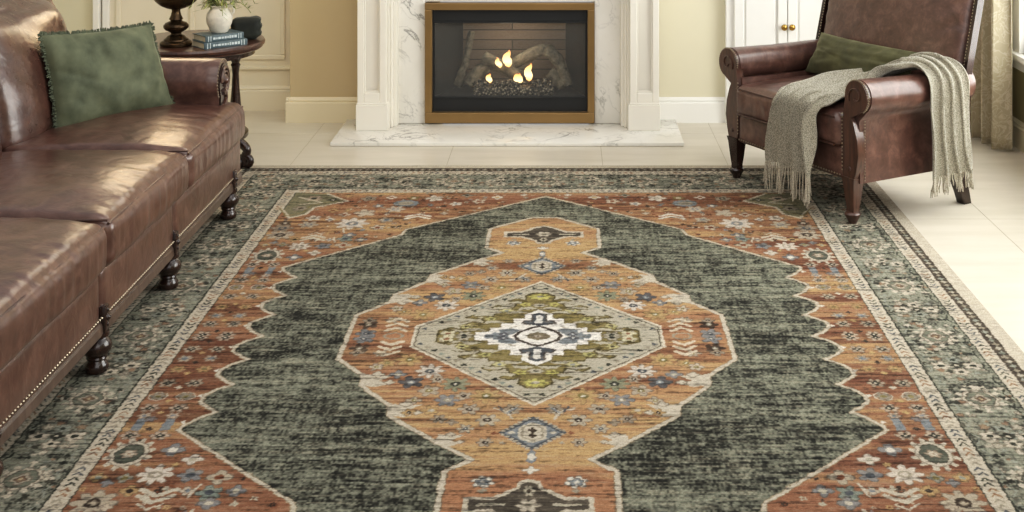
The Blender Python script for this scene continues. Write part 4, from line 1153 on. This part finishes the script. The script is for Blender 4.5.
vz = TH_+.0604
vs_ = thing('ceramic_jug', 'small white crackled jug with one handle standing on two books', 'jug', (-1.702, 6.365, vz))
w = MB(); w.lathe([(.036,0),(.040,.003),(.048,.018),(.060,.045),(.064,.070),(.060,.092),(.048,.110),(.043,.118),(.045,.128),(.049,.132),(.046,.134),(.040,.128),(.038,.116),(.03,.10)], (0,0,0), 40); w.build('body', M['ceramic'], vs_)
w = MB(); w.tube([(.044+.0,0,.124),(.062,-.004,.128),(.072,-.006,.116),(.070,-.006,.100),(.058,-.002,.086)], [.006,.006,.0065,.006,.007], 8); w.build('handle', M['ceramic'], vs_)
sp_ = thing('leafy_sprigs', 'spray of pale green narrow leaves in the white jug', 'plant', (-1.702, 6.365, vz+.11))
r6 = random.Random(5)
for q in range(26):
    a = r6.uniform(0, 2*math.pi); ln = r6.uniform(.06,.20); out = r6.uniform(.03, .19)
    stem = []
    for i in range(9):
        t = i/8; rad = out*t**.9; stem.append(Vector((rad*math.cos(a), rad*math.sin(a)*.7, ln*math.sin(t*2.4)*.8-.35*out*t*t)))
    w = MB(); w.tube(stem, .0016, 5)
    st_o = w.build('stem', M['sprig'], sp_)
    w = MB()
    for i in range(2, 9):
        for sgn in (-1, 1):
            p = stem[i]; az = a+sgn*r6.uniform(.3,1.1); lf = r6.uniform(.035,.06)
            d = Vector((math.cos(az), math.sin(az), r6.uniform(-.6,.6))).normalized(); sd_ = Vector((-d.z*.5, .3, 1)).cross(d).normalized()*.0055
            w.add([p[:], (p+d*lf*.4+sd_)[:], (p+d*lf)[:], (p+d*lf*.4-sd_)[:]], [(0,1,2,3)])
    w.build('leaves', M['sprig'], st_o)
# dark rolled cloth on the far right of the table
m_ = cushion(0, 0, .054, .072, .050, .053, .026, .0, .004, .006, 90, .008, None,
             lambda q, a, b, c: q+Vector((.004*math.sin(q.z*160)*abs(a), 0, .003*noise.noise(q*40))))
dk_ = m_.build('rolled_cloth', M['darkgreen'], None, angle=80); dk_.location = (-1.612, 6.53, TH_+.001); dk_.rotation_euler = (0,0,R(12))
tag(dk_, 'small dark green rolled cloth on the side table behind the books', 'cloth')

# ------------------------------------------------------------------ light and camera
def area(name, loc, target, sx, sy, power, col):
    l = bpy.data.lights.new(name, 'AREA'); l.shape = 'RECTANGLE'; l.size = sx; l.size_y = sy; l.energy = power; l.color = col
    o = bpy.data.objects.new(name, l); link(o); o.location = loc
    o.rotation_euler = (Vector(target)-Vector(loc)).to_track_quat('-Z', 'Y').to_euler(); return o
area('window_light', (2.66, 5.22, 1.45), (-1.5, 5.22, 1.30), 3.3, 1.95, 120, (1,.98,.95))
area('overhead_fill', (-.1, 4.4, 2.9), (-.2, 4.8, 0), 3.2, 2.6, 40, (1,.96,.9))  # added soft fill from above, not a known lamp
area('rear_sheen_fill', (-.9, 7.1, 2.45), (-1.4, 4.6, .5), 1.6, .7, 12, (1,.90,.74))  # added area light for grazing sheen on the leather; no lamp known there
area('room_light', (0.2, .4, 2.4), (0, 6.5, .5), 3.5, 2.0, 38, (1,.97,.93))
pl_ = bpy.data.lights.new('fire_glow', 'POINT'); pl_.energy = 2.6; pl_.color = (1,.86,.70); pl_.shadow_soft_size = .06
o = bpy.data.objects.new('fire_glow', pl_); link(o); o.location = (CX, 7.40, .52)
wd = bpy.data.worlds.new('World'); SC.world = wd; wd.use_nodes = True
wd.node_tree.nodes['Background'].inputs['Color'].default_value = (.95,.97,1,1); wd.node_tree.nodes['Background'].inputs['Strength'].default_value = .45
cam = bpy.data.cameras.new('camera'); co_ = bpy.data.objects.new('camera', cam); link(co_)
co_.location = (0, 0, H); co_.rotation_euler = (R(90), 0, 0)
cam.sensor_width = 36; cam.lens = 36*F/1024; cam.shift_x = -55/1024; cam.shift_y = -432/1024; cam.clip_start = .05
SC.camera = co_
SC.view_settings.view_transform = 'Standard'; SC.view_settings.look = 'None'; SC.view_settings.exposure = .06
SC.view_settings.use_curve_mapping = True
cu_ = SC.view_settings.curve_mapping.curves[3]
cu_.points.new(.06, .047); cu_.points.new(.4, .42); cu_.points.new(.8, .83)
SC.view_settings.curve_mapping.update()
